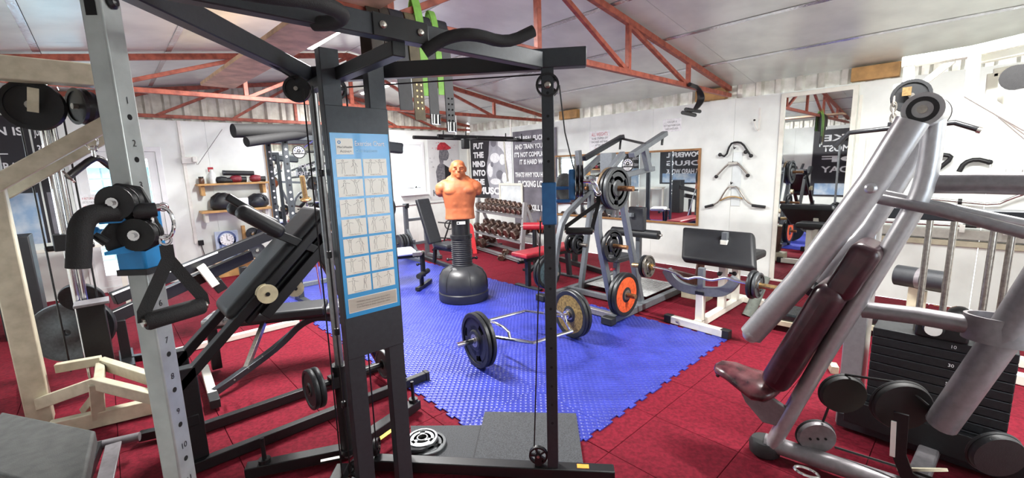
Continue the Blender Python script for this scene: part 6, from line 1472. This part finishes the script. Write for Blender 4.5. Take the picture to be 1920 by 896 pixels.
for k, (pts, l) in enumerate((([(1758, 318), (1785, 296), (1776, 290), (1752, 292)], 'black bent stirrup handle hung beside the silver press tube'), ([(1798, 322), (1808, 305), (1830, 298), (1855, 304)], 'black curved handle hung behind the press machine'), ([(1690, 385), (1705, 380), (1720, 382)], 'short chrome hook handle beside the tall mirror'))):
    o = thing('pull_bar', l, 'cable attachment', PX(*pts[0], XR-.07)); mesh('bar', tube([PX(a, b, XR-.07) for a, b in pts], .022, 12, it=1), BLACK if k < 2 else CHROME, o); mesh('end_cap', ball(PX(*pts[-1], XR-.07), .026), RUBBER, o)
cb2 = thing('curved_chrome_bar', 'chrome bent bar hung low on the right wall behind the link rods', 'cable attachment', PX(1850, 385, XR-.08)); mesh('bar', tube([PX(a, b, XR-.08) for a, b in ((1740, 372), (1800, 378), (1868, 384), (1895, 372), (1925, 362))], .014, 12, it=1), CHROME, cb2); mesh('collar', disc(PX(1800, 378, XR-.08), (0, 1, 0), .03, .03, 16), BLACK, cb2)
pw = thing('wall_panel_box', 'pale grey box on the right wall behind the lat tower', 'box', PX(1900, 325, XR)); p = PX(1890, 325, XR); mesh('body', box2((XR-.06, p.y-.45, p.z-.10), (XR, p.y+.02, p.z+.05)), mat('pale_grey_box', '#c9cdcd', .45), pw, bevel=.01); lettering('box_mark', 'III', (XR-.061, p.y-.1, p.z), (0, -1, 0), UP, .05, SKET, pw)
# chain and hook lying on the wall base
tag(mesh('hanging_chain', tube([PX(a, b, XR-.05) for a, b in ((1750, 572), (1765, 576), (1780, 578), (1795, 575))], .01, 6), RUST), 'short rusty chain hung low on the right wall', 'chain')
tag(mesh('black_dome', lathe([(0, 0), (.11, 0), (.11, .02), (.08, .07), (.03, .10), (0, .10)], PX(1800, 593, XR-.2), UP, 20), BLACK), 'unidentified black bowl behind the chrome rods', 'dome')  # plain dome standing in for a dark object of unknown kind

# ------------------------------------------------------------------ under the roof
pk = thing('roof_plank', 'rough timber plank laid across the roof trusses', 'plank', (1.3, 4.5, 2.53))
a, b = FL(455, 150, 2.53), FL(720, -10, 2.53)
pa = V3((FL(400, 168, 2.53).x+.02, 6.1, 2.525)); a_, b_2 = FL(424, 150, 2.53), FL(655, 5, 2.53); dr_ = (b_2-a_).normalized()
mesh('board', box((a_+b_2)/2-dr_*.0, ((b_2-a_).length+.7, .30, .035), dr_, V3((-dr_.y, dr_.x, 0))), PLANK, pk, bevel=.004)
for (a, b, z) in ((1065, 214, 2.52), (1331, 190, 2.52), (1640, 138, 2.52)):
    p = PX(a, b, XR-.04); tag(mesh('timber_block', box((XR+.0, p.y, 2.53), (.10, .42, .15)), WOOD, bevel=.004), 'pine packing block on top of the right wall boards '+('behind the dark post' if a < 1100 else 'under the truss end' if a < 1400 else 'beside the white lat tower'), 'timber block')
# suspended pull-up bars
sb_ = thing('hanging_pull_up_bar', 'long black suspended bar hung from the trusses on white rods', 'pull-up bar', (4.8, 6.0, 2.2))
for a in ((854, 215, 256), (957, 225, 263)):
    p = ZA(a[0], a[1], PY(a[0], a[1], 5.99).x, 5.99); q = PY(a[0]+2, a[2], 5.99)
    mesh('hanger_rod', cyl(V3((p.x, 5.99, 2.49)), V3((p.x, 5.99, q.z)), .014, 10), PLASTICW, sb_)
l_, r_ = PY(775, 259, 5.99), PY(985, 266, 5.99); zb_ = (PY(854, 258, 5.99).z+PY(957, 264, 5.99).z)/2
mesh('bar', cyl(V3((l_.x, 5.99, zb_)), V3((r_.x+.15, 5.99, zb_)), .028, 14), BLACK, sb_)
mesh('front_bar', cyl(V3((l_.x+.25, 5.7, zb_+.01)), V3((r_.x-.6, 5.7, zb_+.01)), .024, 14), BLACK, sb_)
for x in (l_.x+.55, l_.x+1.0, r_.x-.5, r_.x-.1): mesh('bracket', [box((x, 5.85, zb_), (.04, .36, .04)), cyl((x, 5.99, zb_), (x, 5.99, zb_+.12), .012, 8)], BLACK, sb_, bevel=.003)
mesh('clamp_block', box((PY(869, 270, 5.8).x, 5.75, zb_-.10), (.12, .08, .16)), BLACK, sb_, bevel=.01)
tag(mesh('bar_chain', tube([V3((PY(945, 270, 5.99).x, 5.99, zb_)), V3((PY(945, 270, 5.99).x+.02, 5.99, zb_-.4)), V3((PY(945, 270, 5.99).x+.05, 5.97, zb_-.75))], .016, 6), STEEL), 'steel chain hanging from the suspended bar before the posters', 'chain')
# lifting belts draped over the near truss
LEATH = mat('olive_leather', '#6a6048', .6, 0, .15, 16, .1, 90); LEATHB = mat('black_leather', '#2c2d33', .5, 0, .1, 16, .1, 90); GREEN = mat('lime_webbing', '#8ecb5a', .6, 0, .08, 20); LEATHD = mat('dark_brown_leather', '#3c342c', .55, 0, .12, 16, .1, 90)
YB = 2.49
def belt(label, px, y_end, w_, m, loopback=.0, buckle=False, holes=True, top=0):
    x = PY(px, 150, YB).x; ze = PY(px, y_end, YB-.06).z; o = thing('lifting_belt', label, 'belt', (x, YB, 2.52), 'belts over the truss')
    zt = 2.53
    pts = [V3((x, YB+.05, zt-.35-loopback)), V3((x, YB+.05, zt-.02)), V3((x, YB, zt+.02+top)), V3((x, YB-.05, zt-.02)), V3((x+.01, YB-.06, (zt+ze)/2)), V3((x+.02, YB-.055, ze))]
    mesh('strap', sweep(smoothpts(pts, it=2), rectp(w_, .007), (0, 1, .0001)) if False else sweep(smoothpts(pts, it=2), [(-w_/2, -.0035), (w_/2, -.0035), (w_/2, .0035), (-w_/2, .0035)], (0, -1, .3)), m, o, bevel=.001)
    if holes:
        for k in range(5):
            for s in (-1, 1): mesh('eyelet', disc(V3((x+.018+s*w_*.2, YB-.062, ze+.07+k*.035)), (0, 1, 0), .006, .003, 8), BRASS if m is LEATH else HOLE, o)
    if buckle: mesh('buckle', [tube([V3((x+.018-w_*.45, YB-.066, ze+.06)), V3((x+.018-w_*.45, YB-.066, ze-.0)), V3((x+.018+w_*.45, YB-.066, ze-.0)), V3((x+.018+w_*.45, YB-.066, ze+.06))], .005, 6)]+[cyl(V3((x+.018+s*w_*.2, YB-.07, ze+.06)), V3((x+.018+s*w_*.2, YB-.066, ze)), .004, 6) for s in (-1, 1)], CHROME, o)
    return o
belt('wide black leather belt hanging next to the tower head', 745, 205, .09, LEATHB, holes=False)
belt('dark brown belt folded over the truss behind the front beam', 700, 110, .075, LEATHD, holes=False)
belt('brown buckled belt folded short over the truss', 722, 120, .06, LEATHD, buckle=True, holes=False)
belt('olive leather belt with brass eyelets', 770, 224, .075, LEATH)
belt('black leather belt with a triple prong buckle', 798, 232, .07, LEATHB, buckle=True, holes=False)
belt('bright lime green webbing strap looped over the truss', 785, 178, .055, GREEN, holes=False, top=.12)
belt('second lime green strap hanging shorter beside the first', 813, 176, .045, GREEN, holes=False, top=.06)
belt('long black perforated leather belt', 828, 246, .07, LEATHB, buckle=True)
# black strap with grips hooked over the truss near the right wall
hx_ = thing('hanging_grips', 'black rubber resistance strap with grips hooked over the truss by the right wall', 'resistance strap', PY(1305, 170, 2.45))
mesh('strap', sweep(smoothpts([PY(a, b, 2.44) for a, b in ((1294, 160), (1305, 160), (1316, 175), (1318, 188), (1308, 202), (1296, 210))], it=2), rectp(.012, .05), (0, 1, 0)), RUBBER, hx_)
mesh('strap', sweep(smoothpts([PY(a, b, 2.52) for a, b in ((1298, 160), (1308, 164), (1312, 180), (1310, 192), (1303, 205))], it=2), rectp(.012, .05), (0, 1, 0)), RUBBER, hx_)
for a, b in (((1280, 211), (1303, 216)), ((1286, 205), (1312, 209)), ((1293, 158), (1308, 164))): mesh('grip', cyl(PY(*a, 2.42), PY(*b, 2.46), .022, 14), RUBBER, hx_)
# posters and wall things on the left wall (seen in the mirrors)
for k, (y0, y1, z0, z1, tx, lab) in enumerate(((6.0, 7.6, .9, 2.35, ('THE MOST', 'POWERFUL', 'DRUG', 'IS HARD WORK'), 'dark poster about a powerful drug on the left wall'), (1.7, 3.2, .6, 2.35, ('MAKE', 'THE MOST', 'OF', 'TODAY'), 'large black poster with white words on the left wall'))):
    pp = thing('dark_poster', lab, 'poster', (XL, (y0+y1)/2, z0)); mesh('sheet', box2((XL, y0, z0), (XL+.006, y1, z1)), POSTB, pp, smooth=0)
    for i, s in enumerate(tx): lettering('poster_text', s, (XL+.0065, (y0+y1)/2, z1-.30-i*.27), (0, 1, 0), UP, .22, POSTW if i != 2 or k else POSTW, pp, wid=(y1-y0)*.7, bold=.02)
    mesh('picture', box2((XL+.006, y0+.1, z0+.05), (XL+.007, y1-.1, z0+.35)), MATS['blue_grey_print'], pp, smooth=0)
